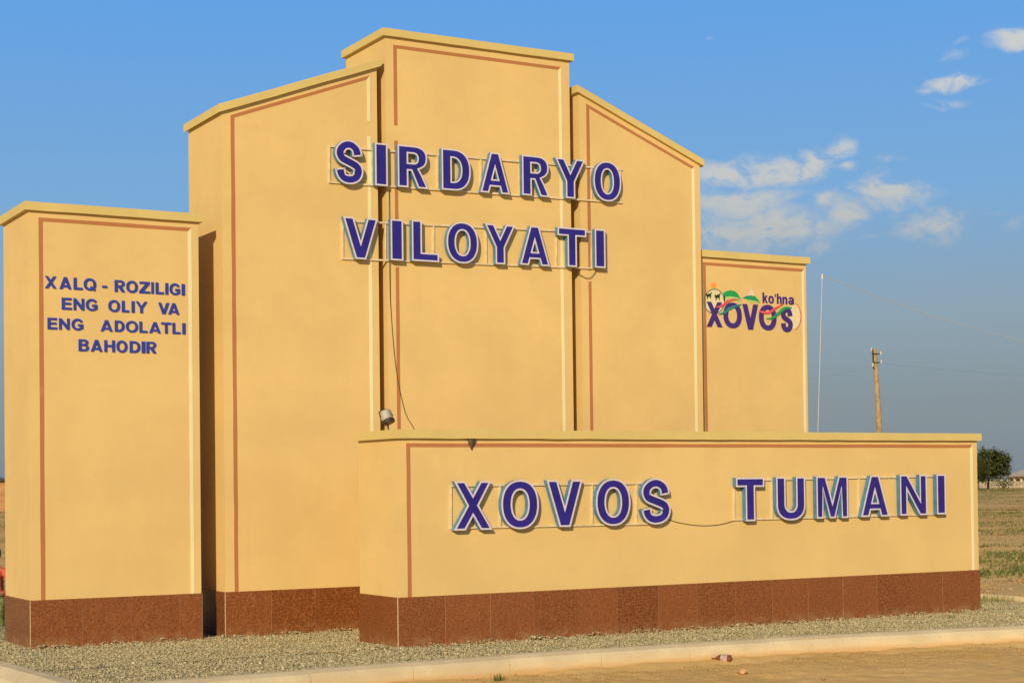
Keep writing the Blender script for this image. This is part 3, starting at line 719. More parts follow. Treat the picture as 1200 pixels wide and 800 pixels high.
for ch, a, b, t, bt in (('X',75,252,325,606),('O',265,470,336,616),('V',480,655,350,636),('O',665,860,360,640),('S',912,1042,385,660),
                        ('k',705,760,222,336),('o',770,830,228,340),("'",842,851,236,340),('h',866,916,236,346),('n',928,980,240,350),('a',994,1054,244,354)):
    logo_letter(ch, a, b, t, bt)
logo_poly('ribbon', stroke([(178,382),(240,370),(310,320),(370,297),(440,300)], [4,13,13,9,3]), M_lr)
logo_poly('ribbon', stroke([(212,462),(270,445),(330,400),(390,375),(462,352)], [4,13,16,13,4]), M_lteal)
logo_poly('ribbon', stroke([(662,430),(710,440),(770,445),(850,395),(930,350)], [5,14,14,12,4]), M_lr)
logo_poly('ribbon', stroke([(745,512),(810,505),(880,455),(950,395),(1030,392)], [4,12,16,16,6]), M_lg)

# ---------------------------------------------------------------- cables on the monument
def cable(name, pts, r, label, mat=M_wire, cat='cable'):
    mb = MB(); P = [Vector(p) for p in pts]; S_ = []
    for i in range(len(P)-1):
        p0 = P[max(i-1, 0)]; p1 = P[i]; p2 = P[i+1]; p3 = P[min(i+2, len(P)-1)]
        for k in range(8):
            t = k/8; S_.append(.5*((2*p1)+(-p0+p2)*t+(2*p0-5*p1+4*p2-p3)*t*t+(-p0+3*p1-3*p2+p3)*t**3))
    S_.append(P[-1]); mb.tube(S_, r, 6); o = mb.build(name, mat, None, True); tag(o, label, cat); return o
yq = -.006
cable('sign_cable', [on(px, py, 1, yy) for px, py, yy in ((456,222,-.02),(456,255,-.03),(456.5,306,-.03),(458,360,yq),(464,430,yq),(474,480,yq),(484,500,yq),(490,512,yq))], .0042, 'thin black cable hanging down the tallest tower from the VILOYATI row')
cable('sign_cable', [on(px, py, 1, -2.336+yq) for px, py in ((781,607),(795,612),(820,615.5),(842,614.5),(860,610)) ], .0042, 'thin cable sagging between the XOVOS and TUMANI letters')
cable('sign_cable', [on(px, py, 1, -.02) for px, py in ((673,313),(680,322),(690,326),(697,320),(699,313))], .004, 'short cable loop under the last letters of the VILOYATI row')

# floodlight on the front wall's cap
def floodlight():
    cy = -1.86; zt = 2.224+.095
    base = on(455.5, 503, 1, cy); base[2] = zt
    r = empty('flood_lamp', base); tag(r, 'small grey can floodlight with dark rim standing on the front wall cap', 'floodlight')
    a = on(450.3, 481.5, 1, cy); b = on(455.3, 494.5, 1, cy-.05)
    a, b = Vector(a), Vector(b); d = (b-a).normalized()
    n = 20; m = plain('lamp_grey', (.40, .38, .29), .5, var=.15)
    mb = MB(); mb.tube([a, a+d*.012, a+d*.1, b], .062, n, True, [.050, .060, .064, .064]); mb.build('lamp_body', m, r)
    mb = MB(); mb.tube([b-d*.028, b-d*.002, b+d*.012], .072, n, True, [.070, .074, .072]); mb.build('lamp_rim', M_dark, r)
    mb = MB(); mb.tube([b+d*.0125, b+d*.016], .058, n, True); mb.build('lens', plain('lamp_lens', (.16, .06, .02), .15), r)
    side = d.cross(Vector((0, 1, 0))).normalized(); mid = a+(b-a)*.45
    mb = MB(); mb.tube([mid-side*.072, mid-side*.066-d*.06, mid-d*.085, mid+side*.066-d*.06, mid+side*.072], .007, 6); mb.build('yoke', M_dark, r)
    mb = MB(); mb.tube([Vector((base[0], base[1], zt)), Vector((base[0], base[1]+.02, zt+.07)), mid+side*.08+d*.0], .009, 6)
    mb.tube([Vector((base[0], base[1], zt)), Vector((base[0], base[1], zt+.006))], .03, 10); mb.build('stem', M_dark, r)
floodlight()

# dark pointed clod under the cap of the front wall
def clod():
    c = on(552, 514.5, 1, -2.352); v = []; f = []; n = 10
    for k, (rr, dz) in enumerate(((.050, .006), (.046, -.02), (.032, -.055), (.016, -.085), (.006, -.112))):
        for i in range(n):
            a = 6.283*i/n; q = rr*random.uniform(.85, 1.12); v.append((c[0]+q*math.cos(a), c[1]-.005+q*.6*math.sin(a), c[2]+dz))
    for k in range(4):
        for i in range(n): f.append((k*n+i, k*n+(i+1) % n, (k+1)*n+(i+1) % n, (k+1)*n+i))
    f += [tuple(range(n)), tuple(range(4*n, 5*n))]
    tag(mesh('mud_clod', v, f, plain('clod_mud', (.10, .08, .045), .95, var=.3, scale=60), None, True), 'dark pointed clod stuck under the cap of the front wall', 'clod')
clod()

# ---------------------------------------------------------------- things on the earth in front
def bottle():
    p = on(842, 775.5, 2, EZ); q = on(822.5, 773.5, 2, EZ); e = on(857, 776, 2, EZ)
    a = Vector((e[0], e[1], EZ)); b = Vector((q[0], q[1], EZ)); b.y = a.y + (b.y-a.y)*.5; L = (b-a).length
    d = (b-a).normalized(); r0 = .042
    root = empty('plastic_bottle', a); tag(root, 'crumpled brown plastic bottle lying by the kerb', 'bottle')
    up = Vector((0, 0, r0*.92))
    prof = [(0, .030), (.012, .040), (.06, .042), (.12, .039), (.18, .042), (.46, .041), (.5, .042), (.60, .040), (.72, .028), (.82, .016), (.86, .0135), (.93, .0135)]
    mb = MB(); mb.tube([a+up+d*(t*L)+Vector((0, 0, -.012*max(0, t-.6)/.4)) for t, _ in prof], 1, 16, True, [r for _, r in prof])
    m, q_, bs = newmat('brown_plastic'); bs.inputs['Base Color'].default_value = (.28, .085, .025, 1); bs.inputs['Roughness'].default_value = .22; bs.inputs['Transmission Weight'].default_value = .35
    mb.build('bottle_body', m, root, True)
    mb = MB(); mb.tube([a+up+d*(t*L) for t in (.16, .30, .50)], 1, 16, False, [.0432, .0428, .0432]); mb.build('bottle_label', plain('bottle_label', (.42, .30, .27), .5, var=.35, scale=30), root, True)
    mb = MB(); mb.tube([a+up+d*(t*L)+Vector((0, 0, -.012)) for t in (.90, 1.0)], .0165, 12); mb.build('bottle_cap', plain('bottle_cap', (.16, .07, .025), .5), root)
bottle()
def stone(px, py, r, label, col=(.42, .27, .13)):
    p = on(px, py, 2, EZ); bm = bmesh.new(); bmesh.ops.create_icosphere(bm, subdivisions=2, radius=r)
    for v in bm.verts: v.co *= random.uniform(.82, 1.15); v.co.z *= .6
    me = bpy.data.meshes.new('stone'); bm.to_mesh(me); bm.free(); me.materials.append(plain('stone', col, .95, var=.2, scale=30))
    o = bpy.data.objects.new('stone', me); COL.objects.link(o); o.location = (p[0], p[1], EZ+r*.3); tag(o, label, 'stone', 'stones on the earth before the kerb')
stone(896, 768.5, .055, 'rounded earthy clod lying next to the brown bottle', (.36, .24, .11))
stone(870, 788, .05, 'pale orange stone on the bare earth near the bottle', (.60, .34, .15))
for px, py, r in ((1115, 771, .03), (1152, 757, .035), (1185, 760, .03), (932, 773, .03), (965, 795, .025), (1060, 790, .028)):
    stone(px, py, r, 'small brown clod scattered on the bare earth beyond the kerb', (.38, .25, .11))
# crumbled soil along the kerb's outer foot and over the near earth
def crumbs():
    n = 9000; x = RNG.uniform(-2, 11.2, n); fyv = np.array([fyat(q) for q in np.linspace(-2, 11.2, 150)])
    y = np.interp(x, np.linspace(-2, 11.2, 150), fyv) - KW - np.abs(RNG.normal(0, .8, n)) - .005
    s = np.clip(RNG.lognormal(math.log(.0055), .45, n), .0025, .022)
    tag(scatter_mesh('soil_crumbs', np.stack([x, y, EZ+.004+soil(x, y)], 1), s, OCT_V, OCT_F, attr_mat('soil_crumb', [(0, (.36, .23, .08)), (.6, (.46, .30, .105)), (1, (.56, .37, .14))]), flat=.7),
        'loose soil crumbs along the outer foot of the kerb', 'soil', kind='stuff')
    # a soft bank of blown earth against the kerb face
    v = []; f = []; xs_ = np.linspace(-1.2, 12.5, 260)
    for x_ in xs_:
        y0 = fyat(x_)-KW; hgt = .022+float(.016*vnoise(np.float64(x_), 0.0, .7, 21)+.012*vnoise(np.float64(x_), 0.0, .22, 22)+.008*vnoise(np.float64(x_), 0.0, .09, 23)); hgt = max(.008, hgt)
        v += [(x_, y0+.02, EZ+hgt), (x_, y0-.05, EZ+hgt*.85), (x_, y0-.16, EZ+hgt*.45), (x_, y0-.34-.06*math.sin(x_*3), EZ-.03)]
    for i in range(len(xs_)-1):
        for k in range(3): f.append((i*4+k, i*4+k+1, (i+1)*4+k+1, (i+1)*4+k))
    tag(mesh('earth_bank', v, f, M_earth, None, True), kind='structure')
crumbs()
# grass
BL_V = [(-.06, 0, 0), (.06, 0, 0), (.05, .10, .55), (-.04, .10, .55), (.02, .32, 1.0)]
BL_F = [(0, 1, 2), (0, 2, 3), (3, 2, 4)]
def tuft(px, py, z, n, h, spread, label, name='grass_tuft', green=.5):
    c = on(px, py, 2, z); P = np.stack([c[0]+RNG.normal(0, spread, n), c[1]+RNG.normal(0, spread, n), np.full(n, z)], 1)
    o = scatter_mesh(name, P, RNG.uniform(.5, 1.1, n)*h, BL_V, BL_F, M_grass, yawonly=True, rnd=np.clip(RNG.normal(green, .2, n), 0, 1)); tag(o, label, 'grass tuft'); return o
tuft(584, 797, EZ, 60, .07, .03, 'small green tuft at the outer foot of the kerb', green=.3)
tuft(1114, 724, 0, 30, .05, .04, 'tiny weed sprouting from the gravel before the front wall', green=.4)
tuft(608, 797, EZ, 25, .03, .03, 'dry grey tuft beside the green tuft at the kerb', green=.9)
def strip_grass():
    n = 3500; x = RNG.uniform(12.1, KX1-.05, n); y = RNG.uniform(-1.6, 3.5, n)
    P = np.stack([x, y, np.zeros(n)], 1)
    tag(scatter_mesh('bed_grass', P, RNG.uniform(.03, .10, n), BL_V, BL_F, M_grass, yawonly=True, rnd=np.clip(RNG.normal(.55, .25, n), 0, 1)), 'low green grass growing in the gravel bed along the far kerb', 'grass', kind='stuff')
strip_grass()
def field_grass():
    P = []; S = []; R_ = []
    for k in range(2500):
        y = 5.2 + 240*RNG.uniform(0, 1)**1.6
        if RNG.uniform() < .76: x = on(RNG.uniform(1100, 1470), 640, 1, y)[0]
        else: x = on(RNG.uniform(-480, 14), 640, 1, y)[0]
        m = RNG.integers(16, 60); sp = RNG.uniform(.10, .50)*(1+y*.02); gcol = RNG.uniform(.05, .8)
        P.append(np.stack([x+RNG.normal(0, sp*1.4, m), y+RNG.normal(0, sp, m), np.full(m, EZ-.02)], 1))
        S.append(RNG.uniform(.035, .10, m)*(1+y*.006)); R_.append(np.clip(RNG.normal(gcol, .12, m), 0, 1))
    P = np.concatenate(P); S = np.concatenate(S); R_ = np.concatenate(R_)
    tv = [(v[0]*3.0, v[1]*3.0, v[2]) for v in BL_V]
    tag(scatter_mesh('field_grass', P, S, tv, BL_F, M_grass, yawonly=True, rnd=R_), 'patchy green and dry grass over the earthen field behind', 'grass', kind='stuff')
field_grass()
def field_clods():
    n = 24000; y = -2 + 60*RNG.uniform(0, 1, n)**1.7
    x = np.array([on(p, 650, 1, q)[0] for p, q in zip(RNG.uniform(1120, 1380, n), y)])
    k = (x > KX1+.3) & ((y > 5) | (x > KX1+.3)); x, y = x[k], y[k]
    fl = np.clip(np.maximum(x-KX1-.35, y-KYB-.35)/4, 0, 1)
    P = np.stack([x, y, EZ+fl*field(x, y)-.004], 1); S = np.clip(RNG.lognormal(math.log(.016), .5, len(x)), .006, .06)*(1+y*.012)
    tag(scatter_mesh('field_clods', P, S, OCT_V, OCT_F, attr_mat('field_clod', [(0, (.34, .20, .08)), (.6, (.46, .29, .11)), (1, (.56, .36, .15))]), flat=.7),
        'loose clods strewn over the dry field behind the monument', 'soil', kind='stuff')
field_clods()

# ---------------------------------------------------------------- background
HZ = lambda px: 576.6 - (px)*.01188
def base_at(px, py): return on(px, py, 2, EZ)
LEAF_V = [(-.5, -.5, 0), (.5, -.5, .1), (.5, .5, 0), (-.5, .5, -.1)]; LEAF_F = [(0, 1, 2, 3)]
def tree(px, py, h, wr, label, n=8400, trunk_h=.16, seed=1):
    b = base_at(px, py); rs = np.random.default_rng(seed)
    r = empty('tree', b); tag(r, label, 'tree')
    mb = MB(); mb.tube([b, b+np.array([.05*h*.2, 0, h*.18]), b+np.array([0, 0, h*.4]), b+np.array([.02*h, 0, h*.8])], 1, 8, True, [.028*h, .022*h, .016*h, .004*h])
    for k in range(9):
        a = rs.uniform(0, 6.28); z0 = rs.uniform(.18, .5)*h; e = b+np.array([math.cos(a)*wr*.75, math.sin(a)*wr*.75, z0+rs.uniform(.12, .35)*h])
        mb.tube([b+np.array([0, 0, z0]), (b+np.array([0, 0, z0])+e)/2+np.array([0, 0, .03*h]), e], 1, 5, True, [.010*h, .007*h, .002*h])
    mb.build('trunk', M_bark, r)
    P = []
    nc = 70
    for k in range(nc):
        d = rs.normal(0, 1, 3); d /= np.linalg.norm(d); rr = rs.uniform(.35, 1)**.5
        c = np.array([d[0]*wr*rr, d[1]*wr*rr, h*(trunk_h+.36) + d[2]*h*.34*rr]); c[2] = max(c[2], h*trunk_h*.8)
        P.append(c + rs.normal(0, .13*wr, (n//nc, 3))*np.array([1, 1, .8]))
    P = np.concatenate(P) + b
    o = scatter_mesh('crown', P, rs.uniform(.018, .042, len(P))*h, LEAF_V, LEAF_F, M_leaf, r)
    return r
tree(1158, 572.5, 10.0, 4.6, 'dense dark green tree behind the pale field wall', seed=3)
tree(1146, 573.0, 8.6, 3.2, 'smaller green tree half hidden by the end of the front wall', 3000, seed=5)
def shrub(px, py, h, w, label, n=600, seed=0, group=None):
    b = base_at(px, py); rs = np.random.default_rng(seed)
    r = empty('shrub', b); tag(r, label, 'shrub', group)
    mb = MB()
    for k in range(6): a = rs.uniform(0, 6.28); mb.tube([b, b+np.array([math.cos(a)*w*.3, math.sin(a)*w*.3, h*.6])], 1, 5, True, [.03*h, .01*h])
    mb.build('stem', M_bark, r)
    P = rs.normal(0, 1, (n, 3))*np.array([w*.36, w*.36, h*.22]) + np.array([0, 0, h*.5]); P[:, 2] = np.abs(P[:, 2])
    scatter_mesh('foliage', P+b, rs.uniform(.05, .11, n)*h, LEAF_V, LEAF_F, M_leaf, r)
shrub(1176, 572.5, 2.6, 4.0, 'light green shrub between the tree and the far house', seed=2)
shrub(1143, 576, 1.1, 2.6, 'low dark shrub at the field edge below the tree', seed=4)
shrub(1180, 576.5, .7, 5.0, 'low wide dark shrub on the field before the pale wall', seed=6)
# pale boundary wall with piers
M_whitewash = plain('whitewash', (.66, .56, .36), .9, var=.14, scale=1.5)
M_roof = plain('roof_sheet', (.55, .45, .30), .7, var=.2, scale=.8); M_shade = plain('dark_timber', (.07, .05, .035), .8)
def far_wall():
    a = base_at(1128, 571.5); b = base_at(1235, 571.2); a, b = Vector(a), Vector(b); d = (b-a).normalized(); nrm = Vector((d.y, -d.x, 0)); L = (b-a).length
    r = empty('boundary_wall', a); tag(r, 'long pale boundary wall with piers beyond the field', 'wall')
    h = 1.75
    def ob(s0, s1, t0, t1, z0, z1, nm, mat):
        p = [a+d*s+nrm*t for s, t in ((s0, t0), (s1, t0), (s1, t1), (s0, t1))]; mb = MB()
        mb.add([(q.x, q.y, EZ+z0) for q in p]+[(q.x, q.y, EZ+z1) for q in p], [(0,3,2,1),(4,5,6,7),(0,1,5,4),(1,2,6,5),(2,3,7,6),(3,0,4,7)]); return mb.build(nm, mat, r)
    k = 0; s = 0
    while s < L:
        e = min(s+3.4, L); ob(s+.2, e-.2, -.12, .12, -.2, h+random.uniform(-.15, .1), 'wall_panel', M_whitewash); ob(e-.2, e+.2, -.2, .2, -.2, h+.3, 'pier', M_whitewash); s = e
    return a, d, nrm
WA, WD, WN = far_wall()
def house(a, d, nrm, s0, t0, Lh, Dh, wall_h, ridge, label, mw, mr, porch=True, name='house'):
    """gabled house: d along its front, -nrm towards the back"""
    o = a + d*s0 - nrm*t0; r = empty(name, (o.x, o.y, EZ)); tag(r, label, 'house')
    def W3(s, t, z): q = o+d*s-nrm*t; return (q.x, q.y, EZ+z)
    def bx(nm, mat, s, e, t, u, z0, z1, par=r):
        mb = MB(); mb.add([W3(s,t,z0),W3(e,t,z0),W3(e,u,z0),W3(s,u,z0),W3(s,t,z1),W3(e,t,z1),W3(e,u,z1),W3(s,u,z1)], [(0,3,2,1),(4,5,6,7),(0,1,5,4),(1,2,6,5),(2,3,7,6),(3,0,4,7)]); return mb.build(nm, mat, par)
    mb = MB()
    mb.add([W3(0,0,-.2),W3(Lh,0,-.2),W3(Lh,Dh,-.2),W3(0,Dh,-.2),W3(0,0,wall_h),W3(Lh,0,wall_h),W3(Lh,Dh,wall_h),W3(0,Dh,wall_h),W3(0,Dh/2,ridge-.1),W3(Lh,Dh/2,ridge-.1)],
           [(0,1,5,4),(1,2,6,9,5),(2,3,7,6),(3,0,4,8,7)]); mb.build('wall', mw, r)
    ov = .5; mb = MB()
    for sgn in (0, 1):
        t_e = -ov if sgn == 0 else Dh+ov; ze = wall_h-.12
        A_ = [W3(-ov,t_e,ze),W3(Lh+ov,t_e,ze),W3(Lh+ov,Dh/2,ridge),W3(-ov,Dh/2,ridge)]; B_ = [(p[0],p[1],p[2]+.12) for p in A_]
        mb.add(A_+B_, [(0,1,2,3),(7,6,5,4),(0,4,5,1),(1,5,6,2),(2,6,7,3),(3,7,4,0)])
    mb.build('roof', mr, r)
    n = max(2, int(Lh/3.2))
    for i in range(n):
        c = (i+.5)*Lh/n
        if i == n//2: bx('door', M_shade, c-.5, c+.5, -.05, .05, 0, 2.1)
        else:
            w = bx('window', M_whitewash, c-.7, c+.7, -.06, .05, .9, 2.2); bx('pane', M_shade, c-.6, c+.6, -.08, -.061, 1.0, 2.1, w)
    if porch:
        for s in np.linspace(.2, Lh-.2, n+1): bx('post', M_whitewash, s-.1, s+.1, -2.2, -2.0, 0, 2.7)
        mb = MB(); A_ = [W3(-.4,-2.6,2.7),W3(Lh+.4,-2.6,2.7),W3(Lh+.4,-.55,3.0),W3(-.4,-.55,3.0)]; B_ = [(p[0],p[1],p[2]+.14) for p in A_]
        mb.add(A_+B_, [(0,1,2,3),(7,6,5,4),(0,4,5,1),(1,5,6,2),(2,6,7,3),(3,7,4,0)]); mb.build('porch_roof', mr, r)
house(WA, WD, WN, 9.6, 8, 16, 7, 3.0, 4.3, 'long low house with pale sheet roof and porch behind the boundary wall', M_whitewash, M_roof)
# ochre house at the far left
lb = Vector(base_at(-70, 601)); le = Vector(base_at(40, 599.5)); ldv = (le-lb).normalized(); lnv = Vector((ldv.y, -ldv.x, 0))
M_adobe = plain('adobe', (.40, .23, .095), .95, var=.2, scale=.8); M_droof = plain('dark_roof_edge', (.06, .035, .02), .8)
def shed():
    o = lb; L = (le-lb).length; D = 6.0; h = 2.95; r = empty('adobe_house', (o.x, o.y, EZ)); tag(r, 'flat-roofed ochre mud house far behind the slogan tower', 'house')
    def W3(s, t, z): q = o+ldv*s-lnv*t; return (q.x, q.y, EZ+z)
    def bx(nm, mat, s, e, t, u, z0, z1, par=r):
        mb = MB(); mb.add([W3(s,t,z0),W3(e,t,z0),W3(e,u,z0),W3(s,u,z0),W3(s,t,z1),W3(e,t,z1),W3(e,u,z1),W3(s,u,z1)], [(0,3,2,1),(4,5,6,7),(0,1,5,4),(1,2,6,5),(2,3,7,6),(3,0,4,7)]); return mb.build(nm, mat, par)
    bx('wall', M_adobe, 0, L, 0, D, -.2, h-.12); bx('roof', M_droof, -.3, L+.3, -.3, D+.3, h-.12, h+.04)
    bx('door', M_shade, L*.45, L*.45+.9, -.05, .05, 0, 2.0)
    for s in (L*.15, L*.72): w = bx('window', M_whitewash, s, s+1.1, -.06, .05, 1.0, 2.0); bx('pane', M_shade, s+.08, s+1.02, -.08, -.061, 1.08, 1.92, w)
shed()
# mountains
def mountains():
    v = []; f = []; n = 160; m = plain('mountain_haze_blue', (.12, .17, .22), .95, var=.1, scale=.0004)  # grey-blue base colour stands in for the haze of distant air
    for i in range(n):
        az = rad(-40 + 110*i/(n-1)); D = 12500
        h = 170+170*math.sin(i*.23+2.0)*math.sin(i*.071+.5)+60*math.sin(i*.61)+35*math.sin(i*1.37)
        px_az = math.degrees(az)
        h *= 1.0 if px_az < 13.5 else max(.02, 1-(px_az-13.5)/8)
        h = max(h, 8)
        for rr, hh in ((1, -20), (1.06, h*.45), (1.12, h), (1.3, -20)): v.append((CAM[0]+D*rr*math.sin(az), CAM[1]+D*rr*math.cos(az), hh+random.uniform(-6, 6)))
    for i in range(n-1):
        for k in range(3): f.append((i*4+k, (i+1)*4+k, (i+1)*4+k+1, i*4+k+1))
    tag(mesh('mountains', v, f, m, None, True), kind='structure')
mountains()
# wooden pole with insulators and its wires
def pole():
    D = 71; yy = CAM[1]+D*math.cos(YAW+rad(13)); t = Vector(on(1025, 408.5, 1, yy)); b = Vector(on(1030.4, 503, 1, yy)); k = (t-b); base = b + k*((EZ-.4-b.z)/k.z)
    r = empty('utility_pole', (base.x, base.y, EZ)); tag(r, 'leaning wooden utility pole with insulators behind the monument', 'utility pole')
    mb = MB(); mb.tube([base, (base+t)/2, t], 1, 12, True, [.155, .125, .088]); mb.build('pole', M_wood, r, True)
    rt = Vector(R2); dn = (base-t).normalized(); fw = -Vector(FWD)
    mb = MB(); o = t - rt*.10 + fw*.06; mb.tube([o+dn*.0, o+dn*.85], .032, 6); mb.build('bracket', M_dark, r)
    for dz in (.22, .58):
        mb = MB(); c = t+dn*dz; mb.tube([c-rt*.14+fw*.1, c+rt*.2+fw*.1], .022, 6); mb.build('cross_pin', M_dark, r)
    M_ins = plain('insulator', (.55, .52, .48), .3)
    for s, dz in ((-.16, .10), (.22, .26), (.22, .62), (-.14, .75)):
        mb = MB(); c = t+dn*dz+rt*s+fw*.1; mb.tube([c, c+Vector((0,0,.05)), c+Vector((0,0,.1)), c+Vector((0,0,.15))], 1, 8, True, [.03, .045, .03, .035]); mb.build('insulator', M_ins, r)
    # wires to the neighbouring spans
    M_w = plain('wire_grey', (.42, .42, .42), .5)
    def span(p, q, sag, label):
        P = [p+(q-p)*s+Vector((0, 0, -sag*4*s*(1-s))) for s in np.linspace(0, 1, 15)]; mb = MB(); mb.tube(P, .006, 5)
        tag(mb.build('overhead_wire', M_w, None), label, 'wire')
    p1 = t+dn*.6+rt*.22+fw*.1
    q1 = Vector(on(1300, 440, 1, yy+30)); span(p1, q1, .25, 'thin overhead wire running right from the wooden pole')
    q2 = Vector(on(820, 455, 1, yy+25)); span(t+dn*.72-rt*.14+fw*.1, q2, .3, 'thin overhead wire running from the wooden pole behind the emblem tower')
pole()
def mast():
    yy = .95; t = Vector(on(963.5, 323, 1, yy)); b = Vector(on(958.5, 503, 1, yy)); k = t-b; base = b + k*((-.03-b.z)/k.z)
    r = empty('thin_mast', base); tag(r, 'very thin pale mast standing behind the emblem tower', 'mast')
    mb = MB(); mb.tube([base, base+k*.33, base+k*.66, t], 1, 6, True, [.006, .0055, .005, .0045]); mb.build('rod', M_pale, r)
    mb = MB(); mb.tube([t-Vector((0,0,.05)), t+Vector((.0,0,.02))], .016, 8); mb.build('clamp', M_pale, r)
    q = Vector(on(1230, 406, 1, 3.0)); P = [t+(q-t)*s+Vector((0, 0, -.10*4*s*(1-s))) for s in np.linspace(0, 1, 20)]
    mb = MB(); mb.tube(P, .0045, 6); tag(mb.build('mast_cable', M_pale, None), 'pale slack cable running down from the thin mast', 'cable')
mast()

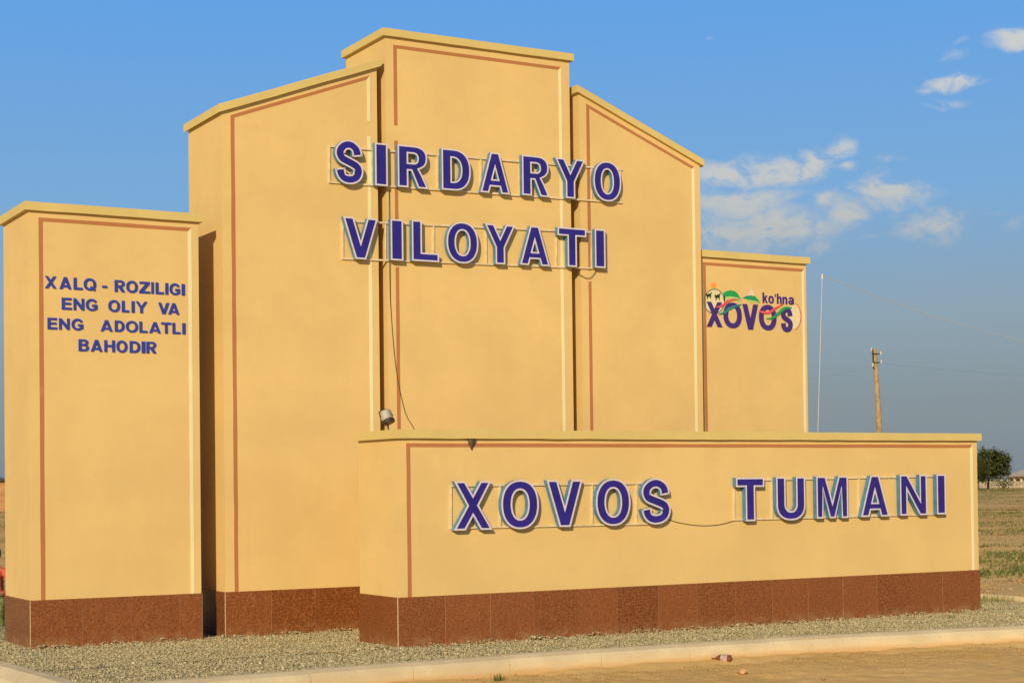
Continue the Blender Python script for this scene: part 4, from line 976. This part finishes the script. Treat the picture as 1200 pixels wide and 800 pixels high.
# ---------------------------------------------------------------- person at the left edge
def person():
    root_p = on(-5, 742, 2, EZ); b = np.array([root_p[0], root_p[1], EZ]); px = np.array([math.cos(YAW), -math.sin(YAW), 0]); fwd = np.array([-math.sin(YAW), -math.cos(YAW), 0])
    r = empty('person', b)
    tag(r, 'person in a red patterned top crouching behind the slogan tower', 'person')
    K = [(0, .30, .0, .115), (0, .44, .03, .105), (0, .58, .07, .115), (0, .70, .09, .075), (0, .755, .11, .048), (0, .83, .135, .070), (0, .905, .13, .078),
         (.10, .28, .06, .085), (.15, .40, .36, .062), (.13, .08, .26, .045), (.13, .035, .38, .036),
         (-.10, .28, .06, .085), (-.15, .40, .36, .062), (-.13, .08, .26, .045), (-.13, .035, .38, .036),
         (.17, .66, .09, .052), (.215, .47, .19, .040), (.12, .44, .37, .030), (.07, .45, .42, .026),
         (-.17, .66, .09, .052), (-.215, .47, .19, .040), (-.12, .44, .37, .030), (-.07, .45, .42, .026)]
    Ed = [(0,1),(1,2),(2,3),(3,4),(4,5),(5,6),(0,7),(7,8),(8,9),(9,10),(0,11),(11,12),(12,13),(13,14),(3,15),(15,16),(16,17),(17,18),(3,19),(19,20),(20,21),(21,22)]
    PS = 1.18
    def W3(k): return tuple(b + (px*k[0] + fwd*k[2] + np.array([0, 0, k[1]]))*PS)
    hand = []
    for s, wi in ((1, 18), (-1, 22)):
        for j, (dx, dl) in enumerate(((-.022, .055), (-.008, .065), (.006, .062), (.020, .050))):
            base_k = K[wi]; K.append((base_k[0]-s*dx*.6, base_k[1]-.005, base_k[2]+.03, .0095)); K.append((base_k[0]-s*dx*.8-s*.01, base_k[1]-.018, base_k[2]+.03+dl*.6, .008))
            Ed.append((wi, len(K)-2)); Ed.append((len(K)-2, len(K)-1))
        base_k = K[wi]; K.append((base_k[0]-s*.032, base_k[1]+.012, base_k[2]+.012, .0095)); Ed.append((wi, len(K)-1))
    me = bpy.data.meshes.new('body'); me.from_pydata([W3(k) for k in K], Ed, []); me.update()
    o = bpy.data.objects.new('body', me); COL.objects.link(o)
    sk = o.modifiers.new('skin', 'SKIN'); sk.use_smooth_shade = True
    for i, k in enumerate(K):
        d = me.skin_vertices[0].data[i]; d.radius = (k[3]*PS, k[3]*PS); d.use_root = (i == 0)
    ss = o.modifiers.new('sub', 'SUBSURF'); ss.levels = 2; ss.render_levels = 2
    dg = bpy.context.evaluated_depsgraph_get(); ev = o.evaluated_get(dg); m2 = bpy.data.meshes.new_from_object(ev)
    bpy.data.objects.remove(o); body = bpy.data.objects.new('body', m2); COL.objects.link(body)
    skin = plain('skin', (.42, .24, .15), .6); red = None
    m, q, bs = newmat('red_print'); t = q.n('ShaderNodeTexCoord').outputs['Object']
    vo = q.n('ShaderNodeTexVoronoi'); vo.inputs['Scale'].default_value = 16; q.put(vo.inputs['Vector'], t)
    q.put(bs.inputs['Base Color'], q.mix(q.mr(vo.outputs['Distance'], .28, .42), (.62, .055, .035, 1), (.55, .14, .07, 1))); bs.inputs['Roughness'].default_value = .85
    tro = plain('green_print', (.16, .20, .07), .9, var=.5, scale=24); shoe = plain('red_shoe', (.62, .03, .03), .6)
    m2.materials.clear()
    for mm in (skin, m, tro, shoe): m2.materials.append(mm)
    bv = b
    for p in m2.polygons:
        p.use_smooth = True; c = (np.array(p.center) - bv)/PS; lz = c[2]; lf = c @ fwd; lxx = abs(c @ px)
        if lz > .735: p.material_index = 0
        elif lz < .075: p.material_index = 3
        elif lz < .43 and not (lf > .34 and lz > .42) and not (lxx < .15 and lf > .38 and lz > .40): p.material_index = 2
        elif lf > .33: p.material_index = 0
        else: p.material_index = 1
    body.parent = r; body.location = -world_loc(r)
    # hair: cap of dark hair with a bun, hugging the head
    bm = bmesh.new(); bmesh.ops.create_uvsphere(bm, u_segments=20, v_segments=14, radius=1)
    c = b + (fwd*.118 + np.array([0, 0, .885]))*PS
    for v in list(bm.verts):
        p = np.array(v.co); w = px*p[0]*.095 + fwd*(p[1]*.105) + np.array([0, 0, p[2]*.112]); v.co = Vector(c + w*PS)
    kill = [v for v in bm.verts if (np.array(v.co)-c) @ fwd > .035 and (np.array(v.co)-c)[2] < .055 or (np.array(v.co)-c)[2] < -.075]
    bmesh.ops.delete(bm, geom=kill, context='VERTS')
    hm = bpy.data.meshes.new('hair'); bm.to_mesh(hm); bm.free(); hm.materials.append(plain('dark_hair', (.012, .009, .008), .5))
    for p in hm.polygons: p.use_smooth = True
    ho = bpy.data.objects.new('hair', hm); COL.objects.link(ho); ho.parent = r; ho.location = -world_loc(r)
    # face: eyes, nose, mouth, ears
    def blob(nm, dx, dz, df, sx, sz, sf, mat):
        bm = bmesh.new(); bmesh.ops.create_uvsphere(bm, u_segments=10, v_segments=8, radius=1)
        cc_ = b + (fwd*(.13+df) + px*dx + np.array([0, 0, .865+dz]))*PS
        for v in bm.verts: p = np.array(v.co); v.co = Vector(cc_ + px*p[0]*sx + fwd*p[1]*sf + np.array([0, 0, p[2]*sz]))
        mm = bpy.data.meshes.new(nm); bm.to_mesh(mm); bm.free(); mm.materials.append(mat); oo = bpy.data.objects.new(nm, mm); COL.objects.link(oo); oo.parent = r; oo.location = -world_loc(r)
    eye = plain('eye', (.03, .02, .015), .2); lip = plain('lip', (.38, .12, .09), .5)
    for s in (-1, 1): blob('eye', s*.028, .005, .068, .011, .007, .008, eye); blob('ear', s*.078, -.01, -.005, .010, .026, .016, skin)
    blob('nose', 0, -.02, .078, .010, .018, .014, skin); blob('mouth', 0, -.048, .068, .020, .006, .008, lip)
person()
